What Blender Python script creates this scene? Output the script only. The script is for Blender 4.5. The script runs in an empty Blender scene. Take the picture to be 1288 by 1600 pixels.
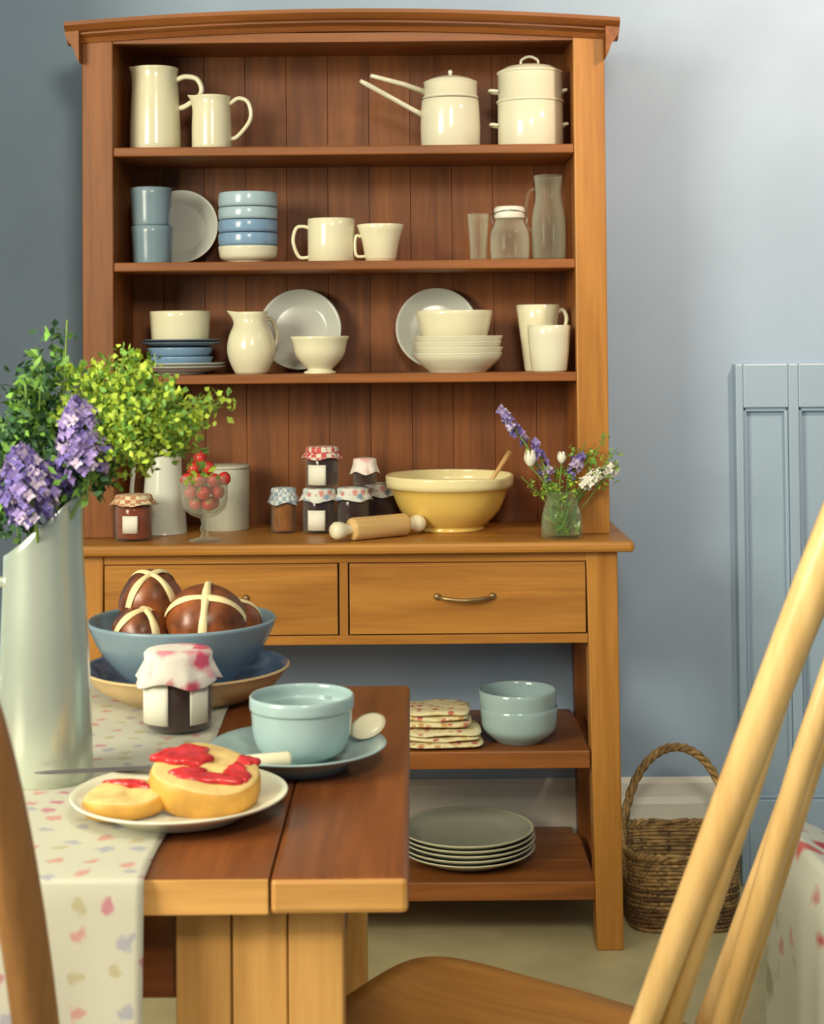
import bpy, math, random
from math import sin, cos, pi, radians, sqrt, atan2
from mathutils import Matrix, Vector
random.seed(7)
D = bpy.data
SC = bpy.context.scene
COL = SC.collection

# ------------------------------------------------------------------ camera
F = 2534.0                       # focal length in pixels of the 1288x1600 frame
CAM = Vector((0, -3.42, 1.28))
PITCH, ROLL = radians(1.5), radians(-.5)
PR = 530 - F * math.tan(PITCH)
RM = Matrix.Rotation(pi / 2 + PITCH, 3, 'X') @ Matrix.Rotation(ROLL, 3, 'Z')
cd = D.cameras.new('camera')
cam = D.objects.new('camera', cd)
COL.objects.link(cam)
cam.matrix_world = Matrix.Translation(CAM) @ RM.to_4x4()
cd.sensor_fit = 'VERTICAL'
cd.sensor_height = 36
cd.sensor_width = 36 * 1288 / 1600
cd.lens = F / 1600 * 36
cd.shift_y = -(800 - PR) / 1600
cd.dof.use_dof = True
cd.dof.focus_distance = 3.3
cd.dof.aperture_fstop = 11
SC.camera = cam

# ------------------------------------------------------------------ light
SC.view_settings.view_transform = 'Standard'
SC.view_settings.look = 'None'
SC.view_settings.exposure = -0.27
SC.view_settings.gamma = 1
SC.view_settings.use_curve_mapping = False
w = D.worlds.new('world')
SC.world = w
w.use_nodes = True
w.node_tree.nodes['Background'].inputs[0].default_value = (.58, .80, 1, 1)
w.node_tree.nodes['Background'].inputs[1].default_value = .28


def area(name, loc, target, sx, sy, power, col, spread=180):
    l = D.lights.new(name, 'AREA')
    l.shape = 'RECTANGLE'
    l.size, l.size_y, l.energy, l.color = sx, sy, power, col
    l.spread = radians(spread)
    o = D.objects.new(name, l)
    COL.objects.link(o)
    o.location = loc
    o.rotation_euler = (Vector(target) - Vector(loc)).to_track_quat('-Z', 'Y').to_euler()
    return o


# daylight through the window in the left wall; an added overhead fill light without a real source
area('window_daylight', (-2.38, -2.95, 1.95), (.2, -1.3, 1.2), 1.3, 1.2, 150, (1, .93, .72))
area('overhead_fill', (.25, -3.3, 2.42), (.5, .2, 1.2), .5, .5, 38, (1, .9, .74))
pl = D.lights.new('wall_glare_spot', 'SPOT')  # added spot that brightens the upper right wall; no fitting stands there
pl.energy, pl.color, pl.shadow_soft_size = 135, (1, .74, .56), .10
pl.spot_size, pl.spot_blend = radians(75), 1
wl = D.objects.new('wall_glare_spot', pl)
COL.objects.link(wl)
wl.location = (1.30, -1.05, 2.45)
wl.rotation_euler = (Vector((.88, .42, 1.78)) - wl.location).to_track_quat('-Z', 'Y').to_euler()


def ray(px, py):
    return RM @ Vector(((px - 644) / F, -(py - PR) / F, -1))


def P(px, py, Y):                # point of the line of sight at depth Y
    d = ray(px, py)
    return CAM + d * ((Y - CAM.y) / d.y)


def G(px, py, Z):                # point of the line of sight on a level surface
    d = ray(px, py)
    return CAM + d * ((Z - CAM.z) / d.z)


# ------------------------------------------------------------------ materials
def nt(name, rough=.5, **kw):
    m = D.materials.new(name)
    m.use_nodes = True
    b = m.node_tree.nodes['Principled BSDF']
    b.inputs['Roughness'].default_value = rough
    for k, v in kw.items():
        b.inputs[k.replace('_', ' ')].default_value = v
    return m, m.node_tree.nodes, m.node_tree.links, b


def c4(c):
    return (*c, 1)


def ramp(n, stops, interp='LINEAR'):
    r = n.new('ShaderNodeValToRGB')
    r.color_ramp.interpolation = interp
    while len(r.color_ramp.elements) < len(stops):
        r.color_ramp.elements.new(.5)
    for e, (p, c) in zip(r.color_ramp.elements, stops):
        e.position, e.color = p, c4(c)
    return r


def coords(n, l, scale=(1, 1, 1)):
    t = n.new('ShaderNodeTexCoord')
    mp = n.new('ShaderNodeMapping')
    mp.inputs['Scale'].default_value = scale
    l.new(t.outputs['Object'], mp.inputs[0])
    return mp


def noise(n, l, vec, scale, detail=4, dist=0.):
    t = n.new('ShaderNodeTexNoise')
    t.inputs['Scale'].default_value = scale
    t.inputs['Detail'].default_value = detail
    t.inputs['Distortion'].default_value = dist
    l.new(vec.outputs[0], t.inputs['Vector'])
    return t


def bump(n, l, b, src, strength=.2, dist=.002):
    u = n.new('ShaderNodeBump')
    u.inputs['Strength'].default_value = strength
    u.inputs['Distance'].default_value = dist
    l.new(src, u.inputs['Height'])
    l.new(u.outputs[0], b.inputs['Normal'])


def wood(name, dark, light, axis, rough=.42, vary=.28, spec=.4):
    m, n, l, b = nt(name, rough)
    b.inputs['Specular IOR Level'].default_value = spec
    sc = [14, 14, 14]
    sc['XYZ'.index(axis)] = .9
    mp = coords(n, l, sc)
    oi = n.new('ShaderNodeObjectInfo')
    add = n.new('ShaderNodeVectorMath')
    cmb = n.new('ShaderNodeMath')
    cmb.operation = 'MULTIPLY'
    cmb.inputs[1].default_value = 37
    l.new(oi.outputs['Random'], cmb.inputs[0])
    l.new(mp.outputs[0], add.inputs[0])
    l.new(cmb.outputs[0], add.inputs[1])
    t = noise(n, l, add, 1.6, 6, .6)
    t2 = noise(n, l, add, 9, 3)
    mx = n.new('ShaderNodeMath')
    mx.operation = 'MULTIPLY_ADD'
    mx.inputs[1].default_value = .35
    l.new(t2.outputs[0], mx.inputs[0])
    l.new(t.outputs[0], mx.inputs[2])
    r = ramp(n, [(.42, dark), (.86, light)])
    l.new(mx.outputs[0], r.inputs[0])
    hs = n.new('ShaderNodeHueSaturation')
    mr = n.new('ShaderNodeMapRange')
    mr.inputs['To Min'].default_value = 1 - vary
    mr.inputs['To Max'].default_value = 1 + vary
    l.new(oi.outputs['Random'], mr.inputs[0])
    l.new(mr.outputs[0], hs.inputs['Value'])
    l.new(r.outputs[0], hs.inputs['Color'])
    l.new(hs.outputs[0], b.inputs['Base Color'])
    bump(n, l, b, t2.outputs[0], .12, .001)
    return m


def plain(name, col, rough=.35, var=.06, scale=30, bmp=0., **kw):
    m, n, l, b = nt(name, rough, **kw)
    mp = coords(n, l)
    t = noise(n, l, mp, scale)
    r = ramp(n, [(.3, [max(0, x * (1 - var)) for x in col]), (.7, [min(1, x * (1 + var)) for x in col])])
    l.new(t.outputs[0], r.inputs[0])
    l.new(r.outputs[0], b.inputs['Base Color'])
    if bmp:
        bump(n, l, b, t.outputs[0], bmp, .003)
    return m


def printed(name, base, spots, scale, size=.24, rough=.85, distort=.5, flat=False):
    """small printed motifs scattered on a cloth"""
    m, n, l, b = nt(name, rough)
    mp = coords(n, l)
    nz = noise(n, l, mp, scale * 2.4, 2)
    sub = n.new('ShaderNodeVectorMath')
    sub.operation = 'MULTIPLY_ADD'
    sub.inputs[1].default_value = (distort / scale,) * 3
    l.new(nz.outputs['Color'], sub.inputs[0])
    l.new(mp.outputs[0], sub.inputs[2])
    if flat:                     # lay the print out along the cloth: across, and down its length
        sp = n.new('ShaderNodeSeparateXYZ')
        cb = n.new('ShaderNodeCombineXYZ')
        ad = n.new('ShaderNodeMath')
        l.new(sub.outputs[0], sp.inputs[0])
        l.new(sp.outputs[1], ad.inputs[0])
        l.new(sp.outputs[2], ad.inputs[1])
        l.new(sp.outputs[0], cb.inputs[0])
        l.new(ad.outputs[0], cb.inputs[1])
        sub = cb
    v = n.new('ShaderNodeTexVoronoi')
    if flat:
        v.voronoi_dimensions = '2D'
        v.inputs['Randomness'].default_value = .55
    v.inputs['Scale'].default_value = scale
    l.new(sub.outputs[0], v.inputs['Vector'])
    lt = ramp(n, [(size * .7, (1, 1, 1)), (size * 1.25, (0, 0, 0))])
    l.new(v.outputs['Distance'], lt.inputs[0])
    sep = n.new('ShaderNodeSeparateColor')
    l.new(v.outputs['Color'], sep.inputs[0])
    pal = ramp(n, [(i / len(spots), s) for i, s in enumerate(spots)], 'CONSTANT')
    l.new(sep.outputs[0], pal.inputs[0])
    mix = n.new('ShaderNodeMix')
    mix.data_type = 'RGBA'
    l.new(lt.outputs[0], mix.inputs[0])
    mix.inputs[6].default_value = c4(base)
    l.new(pal.outputs[0], mix.inputs[7])
    l.new(mix.outputs[2], b.inputs['Base Color'])
    wv = noise(n, l, mp, 220, 2)
    bump(n, l, b, wv.outputs[0], .25, .001)
    return m


def checked(name, a, c, scale, rough=.85):
    m, n, l, b = nt(name, rough)
    mp = coords(n, l)
    ck = n.new('ShaderNodeTexChecker')
    ck.inputs['Scale'].default_value = scale
    ck.inputs['Color1'].default_value = c4(a)
    ck.inputs['Color2'].default_value = c4(c)
    l.new(mp.outputs[0], ck.inputs[0])
    l.new(ck.outputs[0], b.inputs['Base Color'])
    return m


def glassy(name, col=(1, 1, 1), rough=.03, ior=1.45):
    m, n, l, b = nt(name, rough)
    b.inputs['Base Color'].default_value = c4(col)
    b.inputs['Transmission Weight'].default_value = 1
    b.inputs['IOR'].default_value = ior
    return m


M = {}
for ax in 'XYZ':
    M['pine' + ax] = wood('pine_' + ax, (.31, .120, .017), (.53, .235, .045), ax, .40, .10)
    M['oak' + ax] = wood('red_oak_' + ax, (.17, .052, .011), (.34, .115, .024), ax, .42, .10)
    M['table' + ax] = wood('polished_table_' + ax, (.115, .033, .009), (.25, .078, .020), ax, .33, .08, .3)
    M['rawtable' + ax] = wood('table_pine_' + ax, (.40, .19, .045), (.66, .36, .11), ax, .5, .10)
    M['beech' + ax] = wood('beech_' + ax, (.56, .33, .11), (.76, .52, .23), ax, .33, .04)
    M['darkchair' + ax] = wood('brown_chair_' + ax, (.20, .085, .025), (.34, .16, .05), ax, .4, .05)
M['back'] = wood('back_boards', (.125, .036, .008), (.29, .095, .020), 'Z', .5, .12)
M['gap'] = plain('dark_gap', (.03, .015, .006), .9)
M['wall'] = plain('blue_wall_paint', (.35, .465, .605), .55, .04, 6, .08)
M['door'] = plain('blue_gloss_paint', (.34, .46, .59), .32, .03, 6)
M['white_paint'] = plain('white_gloss_paint', (.88, .86, .74), .4, .04, 8)
M['ceil'] = plain('ceiling_paint', (.80, .78, .70), .8, .02, 5)
M['floor'] = plain('pale_stone', (.56, .49, .27), .6, .12, 7, .1)
M['cream'] = plain('cream_glaze', (.80, .76, .54), .16, .02, 12)
M['white'] = plain('white_glaze', (.76, .74, .57), .16, .02, 12)
M['enamel'] = plain('white_enamel', (.74, .76, .66), .14, .04, 9)
M['greyplate'] = plain('grey_white_glaze', (.60, .62, .56), .18, .03, 12)
M['paleblue'] = plain('pale_blue_glaze', (.40, .54, .62), .18, .04, 20)
M['blue'] = plain('blue_glaze', (.22, .36, .55), .2, .06, 20)
M['slate'] = plain('slate_blue_glaze', (.16, .22, .30), .22, .06, 20)
M['bluegrey'] = plain('blue_grey_glaze', (.21, .30, .36), .22, .06, 20)
M['aqua'] = plain('aqua_glaze', (.34, .47, .48), .15, .03, 12)
M['yellow'] = plain('yellow_glaze', (.80, .56, .14), .16, .03, 10)
M['palerim'] = plain('pale_yellow_glaze', (.86, .76, .42), .16, .02, 10)
M['greyenamel'] = plain('worn_grey_enamel', (.50, .50, .40), .28, .12, 22)
M['galv'] = plain('polished_zinc', (.56, .62, .52), .24, .05, 9, Metallic=.55)
M['tan'] = plain('tan_stoneware', (.62, .44, .22), .4, .10, 25)
M['inkblue'] = plain('ink_blue_glaze', (.10, .17, .30), .2, .08, 20)
M['sage'] = plain('sage_glaze', (.42, .44, .34), .2, .05, 14)
M['sagerim'] = plain('pale_sage_rim', (.66, .64, .46), .2, .05, 14)
def thin_glass(name, tint, body, lo=.05, hi=.5):
    m, n, l, b = nt(name, .06)
    b.inputs['Base Color'].default_value = c4(body)
    tr = n.new('ShaderNodeBsdfTransparent')
    tr.inputs[0].default_value = c4(tint)
    lw = n.new('ShaderNodeLayerWeight')
    lw.inputs[0].default_value = .35
    mr = n.new('ShaderNodeMapRange')
    mr.inputs['To Min'].default_value = lo
    mr.inputs['To Max'].default_value = hi
    l.new(lw.outputs['Facing'], mr.inputs[0])
    mx = n.new('ShaderNodeMixShader')
    l.new(mr.outputs[0], mx.inputs[0])
    l.new(tr.outputs[0], mx.inputs[1])
    l.new(b.outputs[0], mx.inputs[2])
    l.new(mx.outputs[0], n['Material Output'].inputs[0])
    return m


M['glass'] = thin_glass('clear_glass', (.97, .98, .95), (.70, .72, .60), .045, .55)
M['jarglass'] = thin_glass('jar_glass', (.98, .98, .97), (.6, .62, .56), .012, .22)
M['vaseglass'] = thin_glass('vase_glass', (.95, .98, .90), (.62, .70, .5), .03, .4)
M['water'] = glassy('water', (.86, .97, .74), .02, 1.33)
M['steel'] = plain('steel', (.42, .42, .42), .28, .05, 20, Metallic=1.)
M['darksteel'] = plain('dark_steel', (.10, .09, .10), .45, .1, 30)
M['clip'] = plain('bright_lid', (.85, .84, .74), .3, .03, 20)
M['brass'] = plain('aged_brass', (.35, .24, .11), .35, .15, 40, Metallic=.8)
M['jam_dark'] = plain('dark_jam', (.035, .010, .012), .12, .2, 30)
M['jam_amber'] = plain('red_amber_jam', (.26, .045, .012), .12, .3, 40)
M['jam_orange'] = plain('orange_jam', (.30, .11, .02), .15, .3, 40)
M['jam_red'] = plain('red_jam', (.52, .025, .03), .15, .35, 60, .4)
M['label'] = plain('paper_label', (.82, .80, .68), .7, .03, 15)
M['berry'] = plain('red_berry', (.58, .035, .03), .2, .25, 60)
M['bun'] = plain('glazed_bun_crust', (.21, .055, .012), .32, .75, 26, .45)
M['bunside'] = plain('bun_side', (.55, .30, .09), .6, .2, 20)
M['cross'] = plain('pastry_cross', (.80, .66, .36), .5, .08, 30)
M['crumb'] = plain('buttered_crumb', (.66, .47, .18), .7, .12, 60, .6)
M['crust'] = plain('golden_crust', (.55, .29, .05), .55, .25, 30, .3)
M['runner'] = printed('floral_runner', (.50, .49, .40), [(.45, .20, .24), (.42, .38, .24), (.50, .28, .24), (.34, .34, .38)], 27, .21, flat=True)
M['slip'] = printed('red_floral_cotton', (.74, .74, .64), [(.60, .07, .08), (.74, .74, .64), (.66, .16, .14), (.60, .10, .10), (.45, .45, .30)], 12, .33, .85, .5)
M['linen'] = printed('patterned_linen', (.80, .72, .44), [(.55, .16, .12), (.62, .36, .14), (.66, .5, .2), (.72, .62, .3)], 60, .42)
M['pinkcloth'] = printed('pink_floral_cotton', (.82, .76, .68), [(.70, .10, .18), (.80, .45, .45), (.82, .76, .68), (.78, .3, .36)], 30, .46)
M['redcheck'] = checked('red_check_cotton', (.72, .70, .58), (.58, .10, .10), 90)
M['tancheck'] = checked('tan_check_cotton', (.76, .66, .44), (.52, .26, .12), 90)
M['bluecheck'] = checked('blue_check_cotton', (.70, .74, .70), (.30, .40, .52), 110)
M['mixcloth'] = printed('mixed_print_cotton', (.72, .74, .66), [(.55, .12, .12), (.22, .30, .42), (.66, .28, .26), (.40, .48, .50)], 62, .46)
M['ribbon'] = plain('red_ribbon', (.55, .05, .06), .6)
M['wicker'] = plain('wicker', (.36, .22, .08), .65, .55, 60, .4)
M['wickerdark'] = plain('dark_wicker', (.17, .09, .035), .7, .5, 60, .4)
M['stem'] = plain('green_stem', (.16, .27, .05), .6)
M['lime'] = plain('lime_leaf', (.40, .54, .05), .6, .25, 60)
M['leaf'] = plain('green_leaf', (.16, .34, .05), .6, .3, 60)
M['deep'] = plain('deep_leaf', (.035, .11, .035), .6, .3, 60)
M['lilac1'] = plain('lilac_petal', (.30, .22, .52), .6, .2, 80)
M['lilac2'] = plain('violet_petal', (.16, .12, .42), .6, .2, 80)
M['lilac3'] = plain('pale_lilac_petal', (.55, .46, .62), .6, .15, 80)
M['petal'] = plain('white_petal', (.84, .82, .70), .5, .05, 60)
M['cane'] = plain('bone_handle', (.84, .78, .56), .3, .05, 20)


# ------------------------------------------------------------------ mesh building
class MB:
    def __init__(s):
        s.v, s.f, s.m, s.s = [], [], [], []

    def face(s, idx, mi=0, smooth=False):
        s.f.append(idx)
        s.m.append(mi)
        s.s.append(smooth)

    def box(s, x0, x1, y0, y1, z0, z1, mi=0, tx=None):
        b = len(s.v)
        q = [(x0, y0, z0), (x1, y0, z0), (x1, y1, z0), (x0, y1, z0), (x0, y0, z1), (x1, y0, z1), (x1, y1, z1), (x0, y1, z1)]
        s.v += [tuple(tx(*p)) for p in q] if tx else q
        for f in ((3, 2, 1, 0), (4, 5, 6, 7), (0, 1, 5, 4), (1, 2, 6, 5), (2, 3, 7, 6), (3, 0, 4, 7)):
            s.face([b + i for i in f], mi)
        return s

    def prism(s, poly, y0, y1, mi=0, fn=lambda u, v, w: (u, w, v), smooth=False):
        """poly of (u,v) extruded over w"""
        b, n = len(s.v), len(poly)
        s.v += [fn(u, v, y0) for u, v in poly] + [fn(u, v, y1) for u, v in poly]
        s.face([b + i for i in range(n)], mi)
        s.face([b + n + i for i in reversed(range(n))], mi)
        for i in range(n):
            j = (i + 1) % n
            s.face([b + j, b + i, b + n + i, b + n + j], mi, smooth)
        return s

    def lathe(s, prof, n=40, c=(0, 0, 0), mi=0, fn=None, mifn=None):
        b = len(s.v)
        rings = []
        for k, (r, z) in enumerate(prof):
            if r < 1e-6:
                p = (c[0], c[1], c[2] + z)
                if fn:
                    p = fn(0, 0, z, 0)
                rings.append([len(s.v)])
                s.v.append(p)
            else:
                rings.append(list(range(len(s.v), len(s.v) + n)))
                for i in range(n):
                    a = 2 * pi * i / n
                    x, y = r * cos(a), r * sin(a)
                    s.v.append(fn(x, y, z, a) if fn else (c[0] + x, c[1] + y, c[2] + z))
        for k in range(len(rings) - 1):
            A, B = rings[k], rings[k + 1]
            q = mifn(k) if mifn else mi
            for i in range(n):
                j = (i + 1) % n
                if len(A) == 1 and len(B) == 1:
                    continue
                if len(A) == 1:
                    s.face([A[0], B[j], B[i]], q, True)
                elif len(B) == 1:
                    s.face([A[i], A[j], B[0]], q, True)
                else:
                    s.face([A[i], A[j], B[j], B[i]], q, True)
        return s

    def tube(s, pts, r, n=8, flat=1., mi=0, closed=False):
        pts = [Vector(p) for p in pts]
        m = len(pts)
        rad = r if isinstance(r, (list, tuple)) else [r] * m
        b = len(s.v)
        up = None
        for i, p in enumerate(pts):
            if closed:
                t = pts[(i + 1) % m] - pts[i - 1]
            else:
                t = pts[min(i + 1, m - 1)] - pts[max(i - 1, 0)]
            t.normalize()
            if up is None:
                up = Vector((0, 0, 1)) if abs(t.z) < .9 else Vector((0, 1, 0))
            sd = t.cross(up).normalized()
            up = sd.cross(t).normalized()
            for k in range(n):
                a = 2 * pi * k / n
                s.v.append(tuple(p + sd * (rad[i] * cos(a) * flat) + up * (rad[i] * sin(a))))
        for i in range(m if closed else m - 1):
            i2 = (i + 1) % m
            for k in range(n):
                k2 = (k + 1) % n
                s.face([b + i * n + k, b + i * n + k2, b + i2 * n + k2, b + i2 * n + k], mi, True)
        if not closed:
            s.face([b + k for k in reversed(range(n))], mi)
            s.face([b + (m - 1) * n + k for k in range(n)], mi)
        return s

    def grid(s, nu, nv, fn, mi=0, flip=False):
        b = len(s.v)
        for i in range(nu + 1):
            for j in range(nv + 1):
                s.v.append(tuple(fn(i / nu, j / nv)))
        for i in range(nu):
            for j in range(nv):
                q = [b + i * (nv + 1) + j, b + (i + 1) * (nv + 1) + j, b + (i + 1) * (nv + 1) + j + 1, b + i * (nv + 1) + j + 1]
                s.face(q[::-1] if flip else q, mi, True)
        return s

    def leaf(s, p, d, side, ln, wd, mi=0):
        p, d, side = Vector(p), Vector(d).normalized(), Vector(side)
        sd = d.cross(side)
        if sd.length < 1e-4:
            sd = d.cross(Vector((.3, .5, .8)))
        sd.normalize()
        nm = sd.cross(d)
        b = len(s.v)
        s.v += [tuple(p), tuple(p + d * ln * .5 + sd * wd * .5 + nm * wd * .15), tuple(p + d * ln), tuple(p + d * ln * .5 - sd * wd * .5 + nm * wd * .15)]
        s.face([b, b + 1, b + 2, b + 3], mi, True)
        return s

    def mesh(s, name, mats):
        me = D.meshes.new(name)
        me.from_pydata(s.v, [], s.f)
        for m in (mats if isinstance(mats, (list, tuple)) else [mats]):
            me.materials.append(M[m] if isinstance(m, str) else m)
        me.polygons.foreach_set('material_index', s.m)
        me.polygons.foreach_set('use_smooth', s.s)
        me.validate()
        me.update()
        return me


def link(name, me, parent=None, loc=(0, 0, 0), rot=(0, 0, 0), bevel=0, solid=0):
    o = D.objects.new(name, me)
    COL.objects.link(o)
    o.parent = parent
    o.location = loc
    o.rotation_euler = rot
    if bevel:
        b = o.modifiers.new('bevel', 'BEVEL')
        b.width, b.segments, b.limit_method = bevel, 2, 'ANGLE'
    if solid:
        k = o.modifiers.new('solid', 'SOLIDIFY')
        k.thickness, k.offset = solid, 0
    return o


def part(name, mb, mats, parent, bevel=0, loc=(0, 0, 0), rot=(0, 0, 0), label=None, stuff=False, solid=0):
    o = link(name, mb.mesh(name, mats), parent, loc, rot, bevel, solid)
    if label:
        o['label'] = label
    if stuff:
        o['kind'] = 'stuff'
    return o


def tag(o, label, cat, group=None):
    o['label'], o['category'] = label, cat
    if group:
        o['group'] = group
    return o


def thing(name, label, cat, loc, rot=(0, 0, 0), group=None):
    return tag(link(name, None, None, loc, rot), label, cat, group)


def solo(name, mb, mats, label, cat, loc=(0, 0, 0), rot=(0, 0, 0), group=None, bevel=0, solid=0):
    return tag(link(name, mb.mesh(name, mats), None, loc, rot, bevel, solid), label, cat, group)


def struct(name, mb, mats, parent=None, bevel=0, loc=(0, 0, 0)):
    o = link(name, mb.mesh(name, mats), parent, loc, (0, 0, 0), bevel)
    if parent is None:
        o['kind'] = 'structure'
    return o


def dup(root, loc, label, group=None, rot=None):
    c = root.copy()
    COL.objects.link(c)
    c.location = loc
    if rot:
        c.rotation_euler = rot
    c['label'] = label
    if group:
        c['group'] = group
    for ch in list(root.children):
        k = ch.copy()
        COL.objects.link(k)
        k.parent = c
        for g in ch.children:
            q = g.copy()
            COL.objects.link(q)
            q.parent = k
    return c


def smoothpts(pts, n=6):
    """Catmull-Rom through points"""
    pts = [Vector(p) for p in pts]
    e = [pts[0] * 2 - pts[1]] + pts + [pts[-1] * 2 - pts[-2]]
    out = []
    for i in range(1, len(e) - 2):
        for k in range(n):
            t = k / n
            a, b, c, d = e[i - 1], e[i], e[i + 1], e[i + 2]
            out.append(.5 * ((2 * b) + (c - a) * t + (2 * a - 5 * b + 4 * c - d) * t * t + (3 * b - a - 3 * c + d) * t ** 3))
    out.append(pts[-1])
    return out


def smooth2(prof, n=4):
    return [(max(p.x, 0), p.y) for p in smoothpts([(r, z, 0) for r, z in prof], n)]


def vessel(outer, t=.003, floor=None):
    """closed profile: outer wall from the base up, rounded lip, inner wall down"""
    floor = t * 1.5 if floor is None else floor
    top = outer[-1]
    p = [(0, outer[0][1])] + list(outer) + [(top[0] - t * .5, top[1] + t * .45)]
    inner = [(max(r - t, .001), z) for r, z in reversed(outer)]
    inner = [(r, z) for r, z in inner if z > floor + 1e-4]
    r_at = inner[-1][0] if inner else top[0] - t
    return p + inner + [(r_at * .9, floor), (0, floor)]


# ------------------------------------------------------------------ setting
WY = .42
struct('floor', MB().box(-2.6, 2.4, -4.6, WY + .1, -.05, 0), 'floor')
struct('wall_back', MB().box(-2.6, 2.4, WY, WY + .1, 0, 2.8), 'wall')
mb = MB()
WX = -2.45
for a in ((-4.6, -3.66, 0, 2.8), (-2.26, WY, 0, 2.8), (-3.66, -2.26, 0, 1.3), (-3.66, -2.26, 2.6, 2.8)):
    mb.box(WX - .12, WX, a[0], a[1], a[2], a[3])
struct('wall_left', mb, 'wall')
struct('shade_block', MB().box(-2.45, -1.02, -.35, WY, 0, 2.8), 'wall')  # unseen block added to keep daylight off the left back wall
struct('ceiling', MB().box(-2.6, 2.4, -4.6, WY + .1, 2.8, 2.85), 'ceil')
wf = MB()
for a in ((-3.66, -3.60, 1.3, 2.6), (-2.32, -2.26, 1.3, 2.6), (-3.60, -2.32, 1.3, 1.36), (-3.60, -2.32, 2.54, 2.6), (-2.975, -2.945, 1.36, 2.54)):
    wf.box(WX - .1, WX - .05, a[0], a[1], a[2], a[3])
win = struct('window_1', wf, 'white_paint')
win['label'] = 'white painted window frame in the left wall'
bb = MB().prism([(0, 0), (-.022, 0), (-.022, .19), (-.016, .205), (-.012, .235), (-.004, .247), (0, .247)], -1.02, .755, fn=lambda u, v, w_: (w_, WY + u, v))
struct('baseboard_back', bb, 'white_paint')

# low panelled door in the back wall on the right
DX0, DX1, DZ = .757, 1.62, 1.215
door = struct('door_1', MB().box(DX0, DX1, WY - .012, WY, 0, DZ), 'door')
door['label'] = 'low blue painted panelled door in the back wall'
xs = [DX0 + .018, DX0 + .124, DX0 + .148, DX0 + .40, DX0 + .424, DX1 - .03]
for i, (a, b) in enumerate([(DX0, xs[0]), (xs[1], xs[2]), (xs[3], xs[4]), (xs[5], DX1)]):
    part('stile', MB().box(a, b, WY - .034, WY - .012, 0, DZ), 'door', door, .003)
for i, (a, b) in enumerate([(xs[0], xs[1]), (xs[2], xs[3]), (xs[4], xs[5])]):
    part('top_rail', MB().box(a, b, WY - .033, WY - .012, 1.112, DZ), 'door', door, .003)
    part('bottom_rail', MB().box(a, b, WY - .033, WY - .012, 0, .2), 'door', door, .003)
    mb = MB()
    for (u0, u1, v0, v1) in ((a, a + .009, .2, 1.112), (b - .009, b, .2, 1.112), (a, b, .2, .209), (a, b, 1.103, 1.112)):
        mb.box(u0, u1, WY - .026, WY - .012, v0, v1)
    part('panel_moulding', mb, 'door', door, .003)

# ------------------------------------------------------------------ dresser
XC = -.146
dr = thing('dresser', 'tall open wooden dresser with three plate shelves, two drawers and open base', 'dresser', (XC, 0, 0))
HW = .570                                     # half width of the plate rack
RF, RB = .10, .375                            # rack front and back
S1, S2, S3 = 1.703, 1.452, 1.206              # shelf tops
WT = .855                                     # worktop
for sx in (-1, 1):
    a, b = sorted((sx * .502, sx * HW))
    st = part('stile', MB().box(a, b, RF, RF + .024, WT, 1.945), 'pineZ' if sx > 0 else 'oakZ', dr, .003)  # left stile is the same timber; its shade is put into the darker colour
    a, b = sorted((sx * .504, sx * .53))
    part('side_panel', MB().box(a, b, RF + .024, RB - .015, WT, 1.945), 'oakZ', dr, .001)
nb = 11
bw = 1.06 / nb
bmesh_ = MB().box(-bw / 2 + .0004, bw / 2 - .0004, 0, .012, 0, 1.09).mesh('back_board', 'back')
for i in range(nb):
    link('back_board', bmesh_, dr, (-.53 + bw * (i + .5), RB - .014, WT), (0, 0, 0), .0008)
part('back_backing', MB().box(-.53, .53, RB - .002, RB + .004, WT, 1.945), 'gap', dr)
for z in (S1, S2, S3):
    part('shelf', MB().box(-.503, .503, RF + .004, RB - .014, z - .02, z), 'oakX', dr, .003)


def arch(x):
    return .024 * (1 - (x / .6) ** 2)


# arched cornice: two stepped mouldings along the front, flared returns on the sides
N = 24
mb = MB()
prof = [(RF + .02, 1.934), (RF - .004, 1.934), (RF - .010, 1.944), (RF - .022, 1.950), (RF - .022, 1.954), (RF - .030, 1.957),
        (RF - .042, 1.968), (RF - .042, 1.976), (RF + .02, 1.976)]
b0 = len(mb.v)
for i in range(N + 1):
    x = -.60 + 1.2 * i / N
    for (y, z) in prof:
        ex = 1 + .0 * z
        mb.v.append((x * ex, y, z + arch(x) - .006))
np_ = len(prof)
for i in range(N):
    for k in range(np_):
        k2 = (k + 1) % np_
        mb.face([b0 + i * np_ + k, b0 + i * np_ + k2, b0 + (i + 1) * np_ + k2, b0 + (i + 1) * np_ + k], 0, False)
mb.face([b0 + k for k in range(np_)][::-1])
mb.face([b0 + N * np_ + k for k in range(np_)])
cor = part('cornice', mb, 'oakX', dr)
for sx in (-1, 1):
    pl_ = [(HW, 1.885), (HW + .006, 1.897), (HW + .012, 1.915), (HW + .026, 1.935), (HW + .030, 1.945), (HW + .030, 1.962), (HW, 1.962)]
    part('cornice_return', MB().prism([(sx * u, v) for u, v in pl_][::sx], RF - .03, RB), 'oakY', dr)
part('top_board', MB().box(-HW, HW, RF + .02, RB, 1.945, 1.965), 'oakX', dr)
part('header_rail', MB().box(-.502, .502, RF + .003, RF + .022, 1.930, 1.95), 'oakX', dr)

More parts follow.
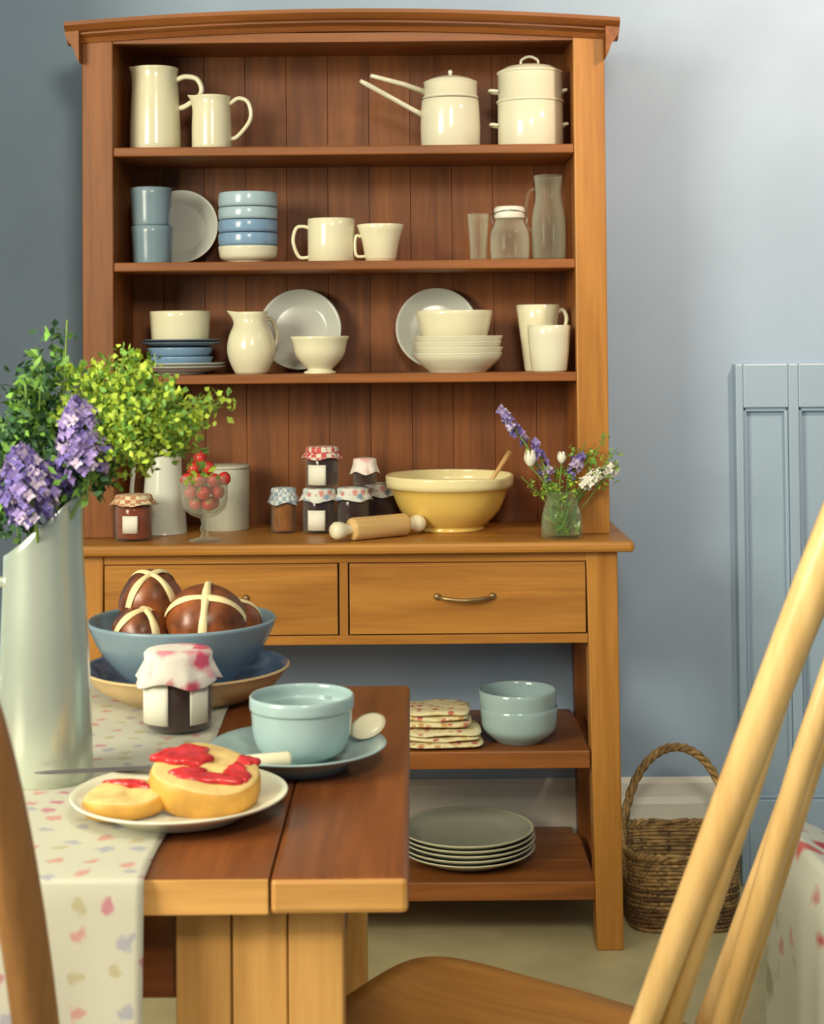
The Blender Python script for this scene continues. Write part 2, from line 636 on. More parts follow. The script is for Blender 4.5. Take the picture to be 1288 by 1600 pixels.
part('worktop', MB().box(-.606, .606, -.03, .40, WT - .023, WT), 'pineX', dr, .008)
part('top_rail', MB().box(-.509, .509, .004, .03, .811, WT - .026), 'pineX', dr, .001)
part('bottom_rail', MB().box(-.509, .509, .002, .03, .640, .659), 'pineX', dr, .001)
part('middle_stile', MB().box(-.012, .006, .004, .03, .659, .811), 'pineZ', dr, .001)
part('drawer_case', MB().box(-.53, .53, .03, .39, .645, .655).box(-.53, .53, .385, .395, .65, .83), 'oakX', dr)
part('frame_gap', MB().box(-.512, .512, .012, .016, .64, WT - .023), 'gap', dr)
for i, (a, b) in enumerate(((-.507, -.014), (.008, .507))):
    d = part('drawer', MB().box(a + .0015, b - .0015, .001, .014, .6615, .8095), 'pineX', dr, .0015)
    part('drawer_bead', MB().box(a + .004, b - .004, -.0005, .004, .803, .806), 'pineX', d)
    cx = (a + b) / 2 - .006
    h = MB().tube(smoothpts([(cx - .060, -.001, .739), (cx - .045, -.012, .737), (cx, -.022, .734), (cx + .045, -.012, .737), (cx + .060, -.001, .739)]),
                  [.003] * 6 + [.0045] * 13 + [.003] * 6, 8)
    for sx in (-1, 1):
        h.lathe([(0, 0), (.008, 0), (.006, .005), (0, .006)], 12, fn=lambda x, y, z, a_, q=cx + sx * .058: (q + x, .0005 - z, .739 + y))
    part('handle', h, 'brass', d, label='dark brass bow pull')
# legs (front ones taper inwards towards the floor)
for sx in (-1, 1):
    for yy in (0, 1):
        y0, y1 = (0, .062) if yy == 0 else (.335, .395)
        zt = WT - .024
        ins = .507

        def tx(x, y, z, sx=sx):
            if abs(x) < .53 and z < .2:
                x += sx * .010
            if z < .01:
                x += sx * .004
            return (x, y, z)
        a, b = sorted((sx * ins, sx * .573))
        lg = MB().box(a, b, y0, y1, 0, zt, tx=tx)
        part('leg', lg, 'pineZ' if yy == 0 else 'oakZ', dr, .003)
    a, b = sorted((sx * .535, sx * .560))
    part('side_apron', MB().box(a, b, .062, .335, .645, WT - .024), 'pineY', dr, .002)
    for zz in (.378, .104):
        a, b = sorted((sx * .535, sx * .558))
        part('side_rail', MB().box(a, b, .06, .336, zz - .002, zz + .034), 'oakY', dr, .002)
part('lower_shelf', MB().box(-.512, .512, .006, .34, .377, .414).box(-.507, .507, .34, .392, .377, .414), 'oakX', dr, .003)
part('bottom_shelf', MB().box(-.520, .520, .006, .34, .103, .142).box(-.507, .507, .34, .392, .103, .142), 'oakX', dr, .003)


# ------------------------------------------------------------------ crockery helpers
def prof_px(c, Y, z0, rows, base=0):
    """(half width px, row px) -> (radius, height over z0); the first row stands on z0"""
    k = (Y - CAM.y) / F
    out = []
    for i, (hw, py) in enumerate(rows):
        z = P(c, py, Y).z - z0
        out.append((hw * k, base if i == 0 else z))
    return out


def spouted(H, ang, amt, wid=.45, lift=.0):
    def fn(x, y, z, a):
        d = (a - ang + pi) % (2 * pi) - pi
        g = math.exp(-(d / wid) ** 2) * max(0, (z / H - .72) / .28) ** 1.6
        r = sqrt(x * x + y * y)
        if r < 1e-6:
            return (x, y, z)
        k = (r + amt * g) / r
        return (x * k, y * k, z + lift * g)
    return fn


def handle_mb(pts, ang, rad, n=8, flat=1.):
    q = [(r * cos(ang), r * sin(ang), z) for r, z in pts]
    return MB().tube(smoothpts(q), rad, n, flat)


def plate_mesh(name, r, mats, foot=.6, h=.022):
    p = [(0, .002), (foot * r * .9, .002), (foot * r * .92, 0), (foot * r, 0), (foot * r * 1.04, .004), (.93 * r, h * .78), (r * .99, h * .95), (r, h), (r * .985, h * 1.08),
         (.93 * r, h * .92), (.72 * r, h * .50), (.66 * r, h * .32), (.6 * r, h * .26), (0, h * .24)]
    return MB().lathe(p, 56).mesh(name, mats)


def jug(name, label, c, Y, z0, rows, mats, spout, spang, hpts, hang, hr, t=.003, cat='jug', lift=.004, hflat=1.):
    pr = prof_px(c, Y, z0, rows)
    H = pr[-1][1]
    X = P(c, rows[0][1], Y).x
    o = thing(name, label, cat, (X, Y, z0))
    part('body', MB().lathe(vessel(smooth2(pr), t), 48, fn=spouted(H, spang, spout, .42, lift)), mats, o)
    part('handle', handle_mb(hpts(pr, H), hang, hr, 8, hflat), mats, o)
    return o


# ---- top shelf
jug('enamel_jug', 'tall white cylindrical jug at the left end of the top shelf', 243, .22, S1,
    [(40, 228), (39, 190), (37, 150), (35, 120), (37, 108)], 'cream', .007, pi, lambda p, H: [(p[2][0] - .003, H * .52), (p[2][0] + .02, H * .56), (.106, H * .70), (.098, H * .86), (.07, H * .90), (p[3][0] - .003, H * .86)], -.12, .0062)
jug('small_enamel_jug', 'short white jug just right of the tall jug on top shelf', 331, .20, S1,
    [(31, 222), (31, 200), (30, 175), (29, 160), (31, 152)], 'cream', .010, pi, lambda p, H: [(p[1][0] - .003, H * .22), (.06, H * .28), (.088, H * .58), (.084, H * .88), (.062, H * .97), (p[3][0] - .002, H * .86)], -.1, .005)

# two long handled pans, one on the other
Y = .21
zr = P(705, 157, Y).z - S1
pr = prof_px(704, Y, S1, [(46, 220), (47, 200), (46, 175), (45, 158)])
Xs = P(704, 200, Y).x
pan = thing('saucepan', 'white long handled saucepan underneath on the top shelf', 'saucepan', (Xs, Y, S1))
part('body', MB().lathe(vessel([(pr[0][0] * .96, 0), (pr[0][0], .004)] + pr[1:], .003), 48), 'white', pan)


def long_handle(x0, z0, px, py, Yt, r0, r1):
    e = P(px, py, Yt)
    e = (e.x - Xs, e.y - Y, e.z - S1)
    s = (x0, -.006, z0)
    m = MB()
    pts = [tuple(s[i] + (e[i] - s[i]) * t for i in range(3)) for t in (0, .12, .5, .9, 1)]
    m.tube(pts, [r1, r0, r0, r0 * 1.05, r0 * .7], 8, 1.25)
    return m


part('handle', long_handle(-pr[2][0] + .003, pr[2][1] * .92, 563, 126, .155, .0058, .008), 'white', pan)
zt = zr + .0005
p2 = prof_px(706, Y, S1 + zt, [(42, 157), (42, 140), (41, 132)])
pan2 = thing('saucepan', 'white long handled saucepan with domed lid stacked on another on top shelf', 'saucepan', (Xs + .001, Y, S1 + zt))
Hh = p2[-1][1]
part('body', MB().lathe(vessel([(p2[0][0] * .85, 0.0), (p2[0][0] + .003, .003), (p2[0][0] + .003, .006), (p2[0][0], .008), (p2[0][0], Hh)], .003), 48), 'white', pan2)
e = P(579, 118, .15)
hm = MB().tube([(-p2[0][0] + .002, -.006, .018), ((e.x - Xs) * .6, -.03, .018 + (e.z - S1 - zt - .018) * .5), (e.x - Xs, e.y - Y, e.z - S1 - zt)], [.007, .0058, .0045], 8, 1.25)
part('handle', hm, 'white', pan2)
lid = part('lid', MB().lathe([(0, Hh - .001), (p2[0][0] - .006, Hh - .001), (p2[0][0] + .001, Hh + .002), (p2[0][0] + .001, Hh + .004), (.045, Hh + .012), (.025, Hh + .018), (0, Hh + .020)], 40), 'white', pan2)
part('knob', MB().lathe([(0, Hh + .018), (.005, Hh + .019), (.004, Hh + .024), (.006, Hh + .028), (.003, Hh + .033), (0, Hh + .034)], 16), 'white', lid)

Y = .20
z1 = P(828, 163, Y).z - S1
Xs = P(829, 200, Y).x
pr = prof_px(829, Y, S1, [(49, 222), (51, 195), (51, 165)])
pot = thing('stewpot', 'white two handled pot underneath at right end of top shelf', 'pot', (Xs, Y, S1))
part('body', MB().lathe(vessel([(pr[0][0], 0), (pr[1][0], .006), (pr[1][0], z1 * .5), (pr[1][0], z1)], .003), 48), 'white', pot)


def loop_handle(r, z, sx, w_=.018, out=.018):
    return MB().tube(smoothpts([(sx * (r - .002), -w_, z), (sx * (r + out * .8), -w_ * .8, z + .002), (sx * (r + out), 0, z + .003), (sx * (r + out * .8), w_ * .8, z + .002), (sx * (r - .002), w_, z)]), .0038, 8)


for sx in (-1, 1):
    part('handle', loop_handle(pr[1][0], z1 * .52, sx, .018, .016 if sx < 0 else .010), 'white', pot)
h2 = P(828, 118, Y).z - S1 - z1
pot2 = thing('stewpot', 'white two handled pot with ring topped lid stacked at right end of top shelf', 'pot', (Xs, Y, S1 + z1 + .0005))
part('body', MB().lathe(vessel([(pr[1][0] - .004, 0), (pr[1][0] + .003, .002), (pr[1][0] + .003, .006), (pr[1][0] - .001, .008), (pr[1][0] - .001, h2)], .003), 48), 'white', pot2)
for sx in (-1, 1):
    part('handle', loop_handle(pr[1][0], h2 * .42, sx, .018, .018 if sx < 0 else .008), 'white', pot2)
R_ = pr[1][0]
lid = part('lid', MB().lathe([(0, h2), (R_ - .004, h2), (R_ + .002, h2 + .003), (R_ + .001, h2 + .006), (.055, h2 + .017), (.03, h2 + .022), (0, h2 + .023)], 44), 'white', pot2)
part('ring_handle', MB().tube(smoothpts([(-.019, 0, h2 + .021), (-.018, 0, h2 + .034), (0, 0, h2 + .042), (.018, 0, h2 + .034), (.019, 0, h2 + .021)]), .0035, 8), 'white', lid)

# ---- second shelf
Y = .20
k = (Y - CAM.y) / F
X = P(238, 380, Y).x
Hc = .074
cupm = MB().lathe(vessel(smooth2([(.0405, 0), (.0425, .004), (.0445, Hc * .6), (.047, Hc + .010)], 3), .003), 40).mesh('beaker', 'bluegrey')
tag(link('beaker', cupm, None, (X, Y, S2)), 'blue grey beaker at bottom of the stack, left end of second shelf', 'beaker', 'blue grey beakers')
tag(link('beaker', cupm, None, (X - .002, Y, S2 + Hc + .0115)), 'blue grey beaker on top of another, left end of second shelf', 'beaker', 'blue grey beakers')


def standing_plate(name, cx, top, bot, z0, mats, label, yb=.30, tilt=76, r=None):
    Yc = yb + .02
    kk = (Yc - CAM.y) / F
    r = (bot - top) / 2 * kk / cos(radians(90 - tilt)) if r is None else r
    Xp = P(cx, (top + bot) / 2, Yc).x
    a = radians(tilt)
    me = plate_mesh(name, r, mats)
    zc = z0 + r * sin(a) - .022 * cos(a) + .0015 + .022 * cos(a) - .022 * cos(a) * .0
    return tag(link(name, me, None, (Xp, yb + r * cos(a) + .012, zc - .0), (a, 0, 0)), label, 'plate')


standing_plate('side_plate', 283, 288, 404, S2, 'greyplate', 'grey white plate standing behind the blue beakers on second shelf', .285, 78)
# stack of nested blue bowls
Y = .20
k = (Y - CAM.y) / F
X = P(388, 380, Y).x
bowl = lambda R, H, fr=.72: vessel(smooth2([(R * fr * .72, 0), (R * fr * .76, .004), (R * .93, H * .32), (R * .985, H * .7), (R, H)], 3), .003)
R = 47 * k
m1 = MB().lathe(bowl(R * .99, .037, .92), 44).mesh('striped_bowl', 'white')
z = S2
tag(link('bowl', m1, None, (X, Y, z)), 'white rimmed bowl at the bottom of the blue bowl stack on second shelf', 'bowl', 'stack of bowls on the second shelf')
z += .0375
lab = ['deep blue bowl, second up in the stack on second shelf', 'blue bowl, third up in the stack on second shelf',
       'light blue bowl, second from top of the stack on second shelf', 'palest blue bowl, top of the stack on second shelf']
for i, (mat, h) in enumerate((('blue', .028), ('blue', .027), ('paleblue', .026), ('paleblue', .032))):
    wall = vessel([(R * .80, 0), (R * .965, .002), (R * .985, .008), (R * (.99 - .004 * i), h - .0035), (R * (.975 - .004 * i), h)], .003)
    mm = MB().lathe(wall, 44).mesh('bowl', mat)
    tag(link('bowl', mm, None, (X, Y, z)), lab[i], 'bowl', 'stack of bowls on the second shelf')
    z += h + .0020


def mug(name, label, c, Y, z0, rows, mat, hside, hr=.0042, hy=(.18, .85), out=.022, cat='mug', t=.003):
    pr = prof_px(c, Y, z0, rows)
    H = pr[-1][1]
    o = thing(name, label, cat, (P(c, rows[0][1], Y).x, Y, z0))
    part('body', MB().lathe(vessel([(pr[0][0] * .93, 0), (pr[0][0], .004)] + smooth2(pr, 3)[3:], t), 44), mat, o)
    r0 = pr[0][0] + (pr[-1][0] - pr[0][0]) * hy[0]
    r1 = pr[0][0] + (pr[-1][0] - pr[0][0]) * hy[1]
    m = max(r0, r1)
    part('handle', handle_mb([(r0 - .003, H * hy[0]), (m + out * .6, H * (hy[0] + .02)), (m + out, H * (hy[0] * .5 + hy[1] * .5)), (m + out * .8, H * (hy[1] - .05)), (r1 + out * .3, H * hy[1]), (r1 - .003, H * (hy[1] - .04))], hside, hr), mat, o)
    return o


mug('mug', 'straight sided white mug with large handle in middle of second shelf', 518, .19, S2, [(37, 402), (37, 380), (37, 343)], 'cream', pi + .1, .0042, (.12, .84), .032)
mug('cup', 'flared white cup right of the mug on second shelf', 595, .18, S2, [(24, 402), (29, 378), (37, 352)], 'cream', pi + .15, .0036, (.15, .72), .010, 'cup')

# glassware
Y = .22


def glass_item(name, label, c, rows, cat, t=.0022, Y=.22):
    pr = prof_px(c, Y, S2, rows)
    o = thing(name, label, cat, (P(c, rows[0][1], Y).x, Y, S2))
    part('body', MB().lathe(vessel(smooth2(pr), t, .006), 36), 'glass', o)
    return o, pr


g, pr = glass_item('tumbler', 'small clear glass tumbler, leftmost glass on second shelf', 748, [(13, 402), (14, 380), (17, 335)], 'glass', Y=.20)
g, pr = glass_item('storage_jar', 'clear glass jar with bright lid among glasses on second shelf', 797, [(29, 402), (31, 390), (30, 365), (24, 350), (22, 344)], 'jar', Y=.19)
H = pr[-1][1]
part('lid', MB().lathe([(0, H + .003), (.032, H + .003), (.034, H + .006), (.034, H + .026), (.030, H + .030), (0, H + .031)], 32), 'clip', g, label='bright metal lid')
part('wire_clip', MB().tube(smoothpts([(-.036, -.004, H - .012), (-.038, -.008, H + .012), (0, -.0395, H + .020), (.038, -.008, H + .012), (.036, -.004, H - .012)]), .0013, 6), 'steel', g)
g, pr = glass_item('glass_jug', 'tall clear glass jug at right end of second shelf', 858, [(25, 402), (27, 380), (26, 340), (20, 305), (23, 275)], 'jug', Y=.20)
H = pr[-1][1]
part('handle', handle_mb([(.033, H * .35), (.05, H * .4), (.055, H * .6), (.047, H * .82), (.028, H * .86)], pi - .5, .003), 'glass', g)

# ---- third shelf
Y = .235
k = (Y - CAM.y) / F
X = P(284, 560, Y).x
z = S3
pm = plate_mesh('dinner_plate', 69 * k, 'greyplate', .55, .017)
for i, l_ in enumerate(('lowest grey white plate under the blue crockery on third shelf', 'second grey white plate under the blue crockery on third shelf')):
    tag(link('dinner_plate', pm, None, (X, Y, z)), l_, 'plate', 'left plate stack on the third shelf')
    z += .0075
z += .0035
bm_ = MB().lathe(vessel(smooth2([(42 * k, 0), (46 * k, .003), (50 * k, .013), (51.5 * k, .020)], 3), .003), 48).mesh('blue_bowl', 'blue')
for i, l_ in enumerate(('bright blue shallow bowl, lower one in left stack of third shelf', 'bright blue shallow bowl, upper one in left stack of third shelf')):
    tag(link('shallow_bowl', bm_, None, (X - .004, Y, z)), l_, 'bowl', 'left plate stack on the third shelf')
    z += .0205
z -= .002
pm = plate_mesh('slate_plate', 64 * k, 'slate', .55, .013)
for i, l_ in enumerate(('dark blue plate under white bowl, lower one, third shelf left', 'dark blue plate directly under the white bowl, third shelf left')):
    tag(link('slate_plate', pm, None, (X, Y, z)), l_, 'plate', 'left plate stack on the third shelf')
    z += .0068
z += .001
Hb = P(282, 487, Y).z - z
solo('bowl', MB().lathe(vessel(smooth2([(41 * k, 0), (44.5 * k, .004), (46 * k, Hb * .5), (47.5 * k, Hb)], 3), .003), 44), 'cream', 'straight sided cream bowl on dark blue plates, left end of third shelf', 'bowl', (X - .003, Y, z))

jug('milk_jug', 'round bellied white milk jug on the third shelf', 393, .20, S3,
    [(25, 583), (34, 565), (38, 545), (34, 522), (25, 504), (26, 488)], 'cream', .017, pi, lambda p, H: [(p[2][0] - .004, H * .38), (p[2][0] + .014, H * .46), (p[2][0] + .018, H * .68), (p[4][0] + .022, H * .88), (p[4][0] - .002, H * .88)], .75, .005, lift=.003)
standing_plate('dinner_plate', 469, 455, 581, S3, 'greyplate', 'large grey white plate standing left of centre on third shelf', .285, 76)
Y = .17
k = (Y - CAM.y) / F
Hb = P(500, 526, Y).z - S3
solo('footed_bowl', MB().lathe(vessel(smooth2([(25 * k, 0), (25 * k, .004), (19 * k, .009), (26 * k, .018), (38 * k, Hb * .5), (42 * k, Hb * .8), (46 * k, Hb)], 3), .003, .016), 44), 'cream', 'small white footed bowl in front of the left standing plate on third shelf', 'bowl', (P(500, 560, Y).x, Y, S3))
standing_plate('dinner_plate', 683, 455, 581, S3, 'greyplate', 'large white plate standing behind the bowl stack on third shelf', .30, 77)
Y = .19
k = (Y - CAM.y) / F
X = P(716, 560, Y).x
Rb = 69 * k
b4 = MB().lathe(vessel(smooth2([(44 * k, 0), (46 * k, .003), (58 * k, .018), (66 * k, .030), (69 * k, .039), (70 * k, .042)], 3), .003), 52).mesh('bowl', 'white')
lab = ['lowest wide white bowl in the stack on third shelf', 'second wide white bowl from bottom of the stack on third shelf',
       'third wide white bowl from bottom of the stack on third shelf', 'top wide white bowl of the stack, beneath the deeper bowl, third shelf']
z = S3
for i in range(4):
    tag(link('bowl', b4, None, (X + (-.001, .001, -.002, .001)[i], Y, z)), lab[i], 'bowl', 'bowl stack right of centre on the third shelf')
    z += .0125
z -= .004
Hb = P(710, 486, Y).z - z
solo('deep_bowl', MB().lathe(vessel(smooth2([(36 * k, 0), (40 * k, .004), (52 * k, Hb * .42), (57 * k, Hb * .72), (60 * k, Hb)], 3), .003), 48), 'cream', 'deep cream bowl on top of the bowl stack on third shelf', 'bowl', (X - .008, Y, z))
o = mug('beaker_mug', 'tall tapered white mug, rear one at right end of third shelf', 842, .225, S3, [(22, 583), (26, 545), (34, 477)], 'cream', -.05, .005, (.62, .93), .016)
mug('beaker_mug', 'tapered white mug, front one at right end of third shelf', 859, .145, S3, [(28, 583), (31, 550), (34, 509)], 'white', 2.2, .004, (.2, .8), .014)


# ---- worktop
def frill(mbx, r, z, drop, n=10, amp=.10, top=0.006, seed=0):
    """cloth cover tied over a lid: domed top, waist, wavy skirt"""
    rnd = random.Random(seed)
    ph = [rnd.uniform(0, 6.28) for _ in range(3)]

    def fn(x, y, zz, a):
        rr = sqrt(x * x + y * y)
        if rr < 1e-6:
            return (0, 0, zz)
        q = max(0, (z - zz) / drop)
        wv = 1 + amp * q * (sin(n * a + ph[0]) * .6 + sin((n * 2 - 3) * a + ph[1]) * .3)
        dz = drop * .13 * q * sin(4 * a + ph[2])
        return (x * wv, y * wv, zz + dz)
    p = [(0, z + top), (r * .6, z + top), (r * .93, z + top * .8), (r * 1.0, z + .001), (r * .99, z - drop * .25), (r * 1.10, z - drop * .6), (r * 1.24, z - drop), (r * 1.22, z - drop - .001), (r * 1.06, z - drop * .6), (r * .97, z - drop * .25), (r * .97, z - .001), (0, z + top - .002)]
    mbx.lathe(p, 60, fn=fn)
    return mbx


def jam_jar(name, label, loc, r, h, jam, cloth, drop, lbls=(), band=None, group=None, seed=0, frac=.82):
    o = thing(name, label, 'jar', loc, (0, 0, 0), group)
    gl = part('glass', MB().lathe(vessel(smooth2([(r * .9, 0), (r, .005), (r, h * .75), (r * .96, h * .84), (r * .85, h * .9), (r * .85, h)], 2), .0022, .004), 36), 'jarglass', o)
    part('jam', MB().lathe([(0, .0045), (r * .88 - .001, .0045), (r - .003, .008), (r - .003, h * .74), (r * .94 - .003, h * frac), (0, h * frac)], 36), jam, o)
    part('cloth_cover', frill(MB(), r * .98, h + .002, drop, 9, .07, .006, seed), cloth, o)
    if band:
        part('band', MB().lathe([(r * .985, h - drop * .2), (r * 1.02, h - drop * .22), (r * 1.02, h - drop * .36), (r * .985, h - drop * .38)], 40), band, o)
    for (a0, a1, z0, z1) in lbls:
        mm = MB()
        mm.grid(10, 2, lambda u, v: ((r + .0006) * cos(a0 + (a1 - a0) * u), (r + .0006) * sin(a0 + (a1 - a0) * u), z0 + (z1 - z0) * v))
        part('label', mm, 'label', o, solid=.0006)
    return o


WF = .06


def on_top(px, Y, z=WT):
    return (P(px, 800, Y).x, Y, z)


Y = .07
k = (Y - CAM.y) / F
jam_jar('jam_jar', 'amber red jam jar with tan check cover at left end of worktop', on_top(209, Y), 30 * k, .090, 'jam_amber', 'tancheck', .014, [(-2.0, -1.2, .018, .055)], 'ribbon', seed=1)
# coffee pot
Y = .20
k = (Y - CAM.y) / F
H = P(252, 702, Y).z - WT
o = thing('coffee_pot', 'tapered white enamel pot with side handle behind amber jam jar', 'pot', on_top(256, Y))
part('body', MB().lathe(vessel(smooth2([(37 * k, 0), (36 * k, .01), (31 * k, H * .5), (26 * k, H * .95), (27 * k, H)], 3), .003), 44, fn=spouted(H, 0, .006, .4, .003)), 'enamel', o)
part('handle', handle_mb([(30 * k, H * .35), (48 * k, H * .42), (47 * k, H * .7), (43 * k, H * .9), (25 * k, H * .9)], pi + .15, .0055), 'enamel', o)
Y = .25
k = (Y - CAM.y) / F
H = P(355, 732, Y).z - WT
o = thing('canister', 'worn grey enamel canister behind the glass of red fruit', 'canister', on_top(353, Y))
part('body', MB().lathe(vessel([(36 * k, 0), (37 * k, .003), (37 * k, H * .5), (37 * k, H)], .003), 44), 'greyenamel', o)
part('lid', MB().lathe([(0, H + .001), (36 * k, H + .001), (38.5 * k, H + .002), (38.5 * k, H + .006), (36 * k, H + .009), (0, H + .011)], 44), 'greyenamel', o)
# goblet of red fruit
Y = .04
k = (Y - CAM.y) / F
gx, gy, gz = on_top(320, Y)
Hg = P(320, 742, Y).z - WT
o = thing('glass_goblet', 'clear stemmed glass goblet heaped with red fruit on the worktop', 'goblet', (gx, gy, gz))
part('body', MB().lathe([(0, 0), (24 * k, 0), (24 * k, .003), (8 * k, .008), (5 * k, .018), (8 * k, .026), (5 * k, .036), (7 * k, .048), (22 * k, .056), (32 * k, .068), (36 * k, .085), (37 * k, Hg),
                         (36 * k, Hg), (34.5 * k, .087), (30 * k, .071), (19 * k, .060), (0, .056)], 40), 'glass', o)
rnd = random.Random(4)
spots = [(-.018, -.008, .080), (.012, -.022, .080), (.016, .012, .080), (-.008, .022, .081), (-.028, -.018, .105), (.002, -.032, .104), (.030, -.012, .104), (.0, .002, .106), (.022, .022, .106), (-.027, .014, .106),
         (-.036, -.010, .131), (-.010, -.022, .131), (.022, -.016, .130), (.042, -.004, .132), (-.004, .014, .132), (-.022, -.004, .154), (.008, -.004, .155), (-.010, .006, .176)]
bm_ = None
for i, (x, y, z) in enumerate(spots):
    if bm_ is None:
        bm_ = MB().lathe([(0, -.0145)] + [(.0145 * sin(t * pi / 8), -.0145 * cos(t * pi / 8)) for t in range(1, 8)] + [(0, .0145)], 16).mesh('red_berry', 'berry')
        cal = MB()
        for q in range(5):
            a = q * 2 * pi / 5
            cal.leaf((0, 0, .0142), (cos(a), sin(a), -.1), (0, 0, 1), .009, .004)
        calm = cal.mesh('calyx', 'leaf')
    b = tag(link('berry', bm_, None, (gx + x, gy + y, gz + z), (rnd.uniform(-.9, .9), rnd.uniform(-.9, .9), rnd.uniform(0, 6))), 'topmost red fruit of the heap in the stemmed glass goblet' if i == 17 else 'small round red fruit heaped in the stemmed glass goblet', 'fruit', 'red fruit in the goblet')
    link('calyx', calm, b)

# jam jars in the middle
Y = .18
k = (Y - CAM.y) / F
jam_jar('jam_jar', 'orange jam jar with pale blue check cover, left of the jar pile', on_top(443, Y), 20 * k, .092, 'jam_orange', 'bluecheck', .028, [], None, seed=2)
Y = .175
k = (Y - CAM.y) / F
r = 26 * k
zl = .100
rows = [(499, 'white labelled jam jar with printed cover, lower left of the pile', -.0), (551, 'jam jar with printed cover behind rolling pin, middle of the pile', .012), (594, 'jam jar with printed cover beside the yellow bowl, lower right of pile', .105)]
for i, (px, l_, dy) in enumerate(rows):
    jam_jar('jam_jar', l_, on_top(px, Y + dy), r, zl - .009, 'jam_dark', 'mixcloth', .021, [(-2.25, -1.15, .008, .052)] if i == 0 else [], None, 'jam jars piled beside the yellow bowl', 5 + i)
x0 = on_top(504, Y)
jam_jar('jam_jar', 'jam jar with white label and red banded lid on top of pile', (x0[0], Y + .006, WT + zl + .0005), 26 * k, .082, 'jam_dark', 'redcheck', .020, [(-2.5, -1.30, .006, .050)], 'ribbon', 'jam jars piled beside the yellow bowl', 11)
x0 = on_top(569, Y)
jam_jar('jam_jar', 'small dark jam jar with pink cover on top right of pile', (x0[0] + .002, Y + .018, WT + zl + .0005), 19 * k, .054, 'jam_dark', 'pinkcloth', .026, [], None, 'jam jars piled beside the yellow bowl', 12)

# rolling pin
rp = thing('rolling_pin', 'pale wooden rolling pin lying in front of the jam jars', 'rolling pin', (P(538, 820, .008).x, .008, WT + .0245), (0, 0, radians(36)))
mat_r = Matrix.Rotation(pi / 2, 4, 'Y')


def along(x, y, z, a):
    return (z, x, y)


part('roller', MB().lathe([(0, .016), (.020, .016), (.0232, .019), (.0243, .024), (.0243, .152), (.0240, .157), (.020, .160), (0, .160)], 32, fn=along), 'beechX', rp)
for s_ in (0, 1):
    zz = [-.032, -.030, -.022, -.010, .006, .016]
    rr = [.0, .013, .0185, .0185, .012, .010]
    q = [(a, b if s_ == 0 else .176 - b) for a, b in zip(rr, zz)]
    part('handle', MB().lathe(q if s_ == 0 else q[::-1], 24, fn=along), 'cane', rp)

# yellow mixing bowl
Y = .213
k = (Y - CAM.y) / F
bx, by, bz = on_top(703, Y)
Hb = P(703, 742, Y).z - WT
o = thing('mixing_bowl', 'large yellow mixing bowl in the middle of the worktop', 'bowl', (bx, by, bz))
sp = spouted(Hb, -.75, .004, .3, -.004)
out = smooth2([(52 * k, 0), (54 * k, .003), (53 * k, .010), (60 * k, .017), (78 * k, .045), (90 * k, .085), (96 * k, Hb - .026)], 3) + [(98.5 * k, Hb - .025), (99.5 * k, Hb - .015), (100 * k, Hb - .003), (99.5 * k, Hb)]
part('body', MB().lathe(vessel(out, .005, .014), 64, fn=sp, mifn=lambda q: 1 if q >= len(out) - 4 else 0), ['yellow', 'palerim'], o)
e0, e1 = Vector((.052, .0, .035)), P(797, 706, .19) - Vector((bx, by, bz))
wsp = thing('wooden_spoon', 'wooden spoon handle leaning out of the yellow mixing bowl', 'spoon', (bx, by, bz))
rim = P(776, 738, .165) - Vector((bx, by, bz))
dirv = (e1 - rim).normalized()
part('handle', MB().tube([rim - dirv * .085, rim, e1], [.005, .005, .0065], 10), 'beechZ', wsp)
sb = MB().lathe([(0, -.004), (.012, -.003), (.018, 0), (.012, .003), (0, .004)], 20)
part('spoon_bowl', sb, 'beechZ', wsp, loc=tuple(rim - dirv * .092), rot=(0, .9, 0))


# ------------------------------------------------------------------ plants
def sprig(name, label, cat, root, tip, mats, nleaf, spread, ll, lw, group=None, rnd=None, start=.45, stem=.0016, via=None, bend=.02):
    """a stem rooted in a vessel with a head of small leaves; coordinates relative to the root"""
    root, tip = Vector(root), Vector(tip)
    d = tip - root
    o = thing(name, label, cat, root, (0, 0, 0), group)
    mid = d * .5 + Vector((rnd.uniform(-bend, bend), rnd.uniform(-bend, bend), bend))
    if via is not None:
        v_ = Vector(via) - root
        mid = v_ + (d - v_) * .45 + Vector((0, 0, .012))
        pts = smoothpts([(0, 0, 0), v_, mid, d], 5)
    else:
        pts = smoothpts([(0, 0, 0), mid, d], 5)
    part('stem', MB().tube(pts, [stem] * len(pts), 5), 'stem', o)
    mb_ = MB()
    twigs = MB()
    nb_ = max(4, nleaf // 22)
    for i in range(nb_):
        t = start + (1 - start) * (i + rnd.random()) / nb_
        p = pts[min(int(t * (len(pts) - 1)), len(pts) - 1)]
        v = Vector((rnd.gauss(0, 1), rnd.gauss(0, 1), rnd.gauss(.25, .8))).normalized() * spread * rnd.uniform(.45, 1.0)
        q = p + v
        twigs.tube([tuple(p), tuple(p + v * .5 + Vector((0, 0, .004))), tuple(q)], stem * .5, 4)
        for j in range(nleaf // nb_):
            s_ = q + Vector((rnd.gauss(0, 1), rnd.gauss(0, 1), rnd.gauss(0, .8))) * spread * .28
            dd = Vector((rnd.gauss(0, 1), rnd.gauss(0, 1), rnd.gauss(.2, 1)))
            mi = rnd.randrange(len(mats))
            mb_.leaf(s_, dd, (rnd.gauss(0, 1), rnd.gauss(0, 1), rnd.gauss(0, 1)), ll * rnd.uniform(.7, 1.25), lw * rnd.uniform(.7, 1.2), mi)
    part('twigs', twigs, 'stem', o, stuff=True)
    part('leaves', mb_, mats, o, stuff=True)
    return o


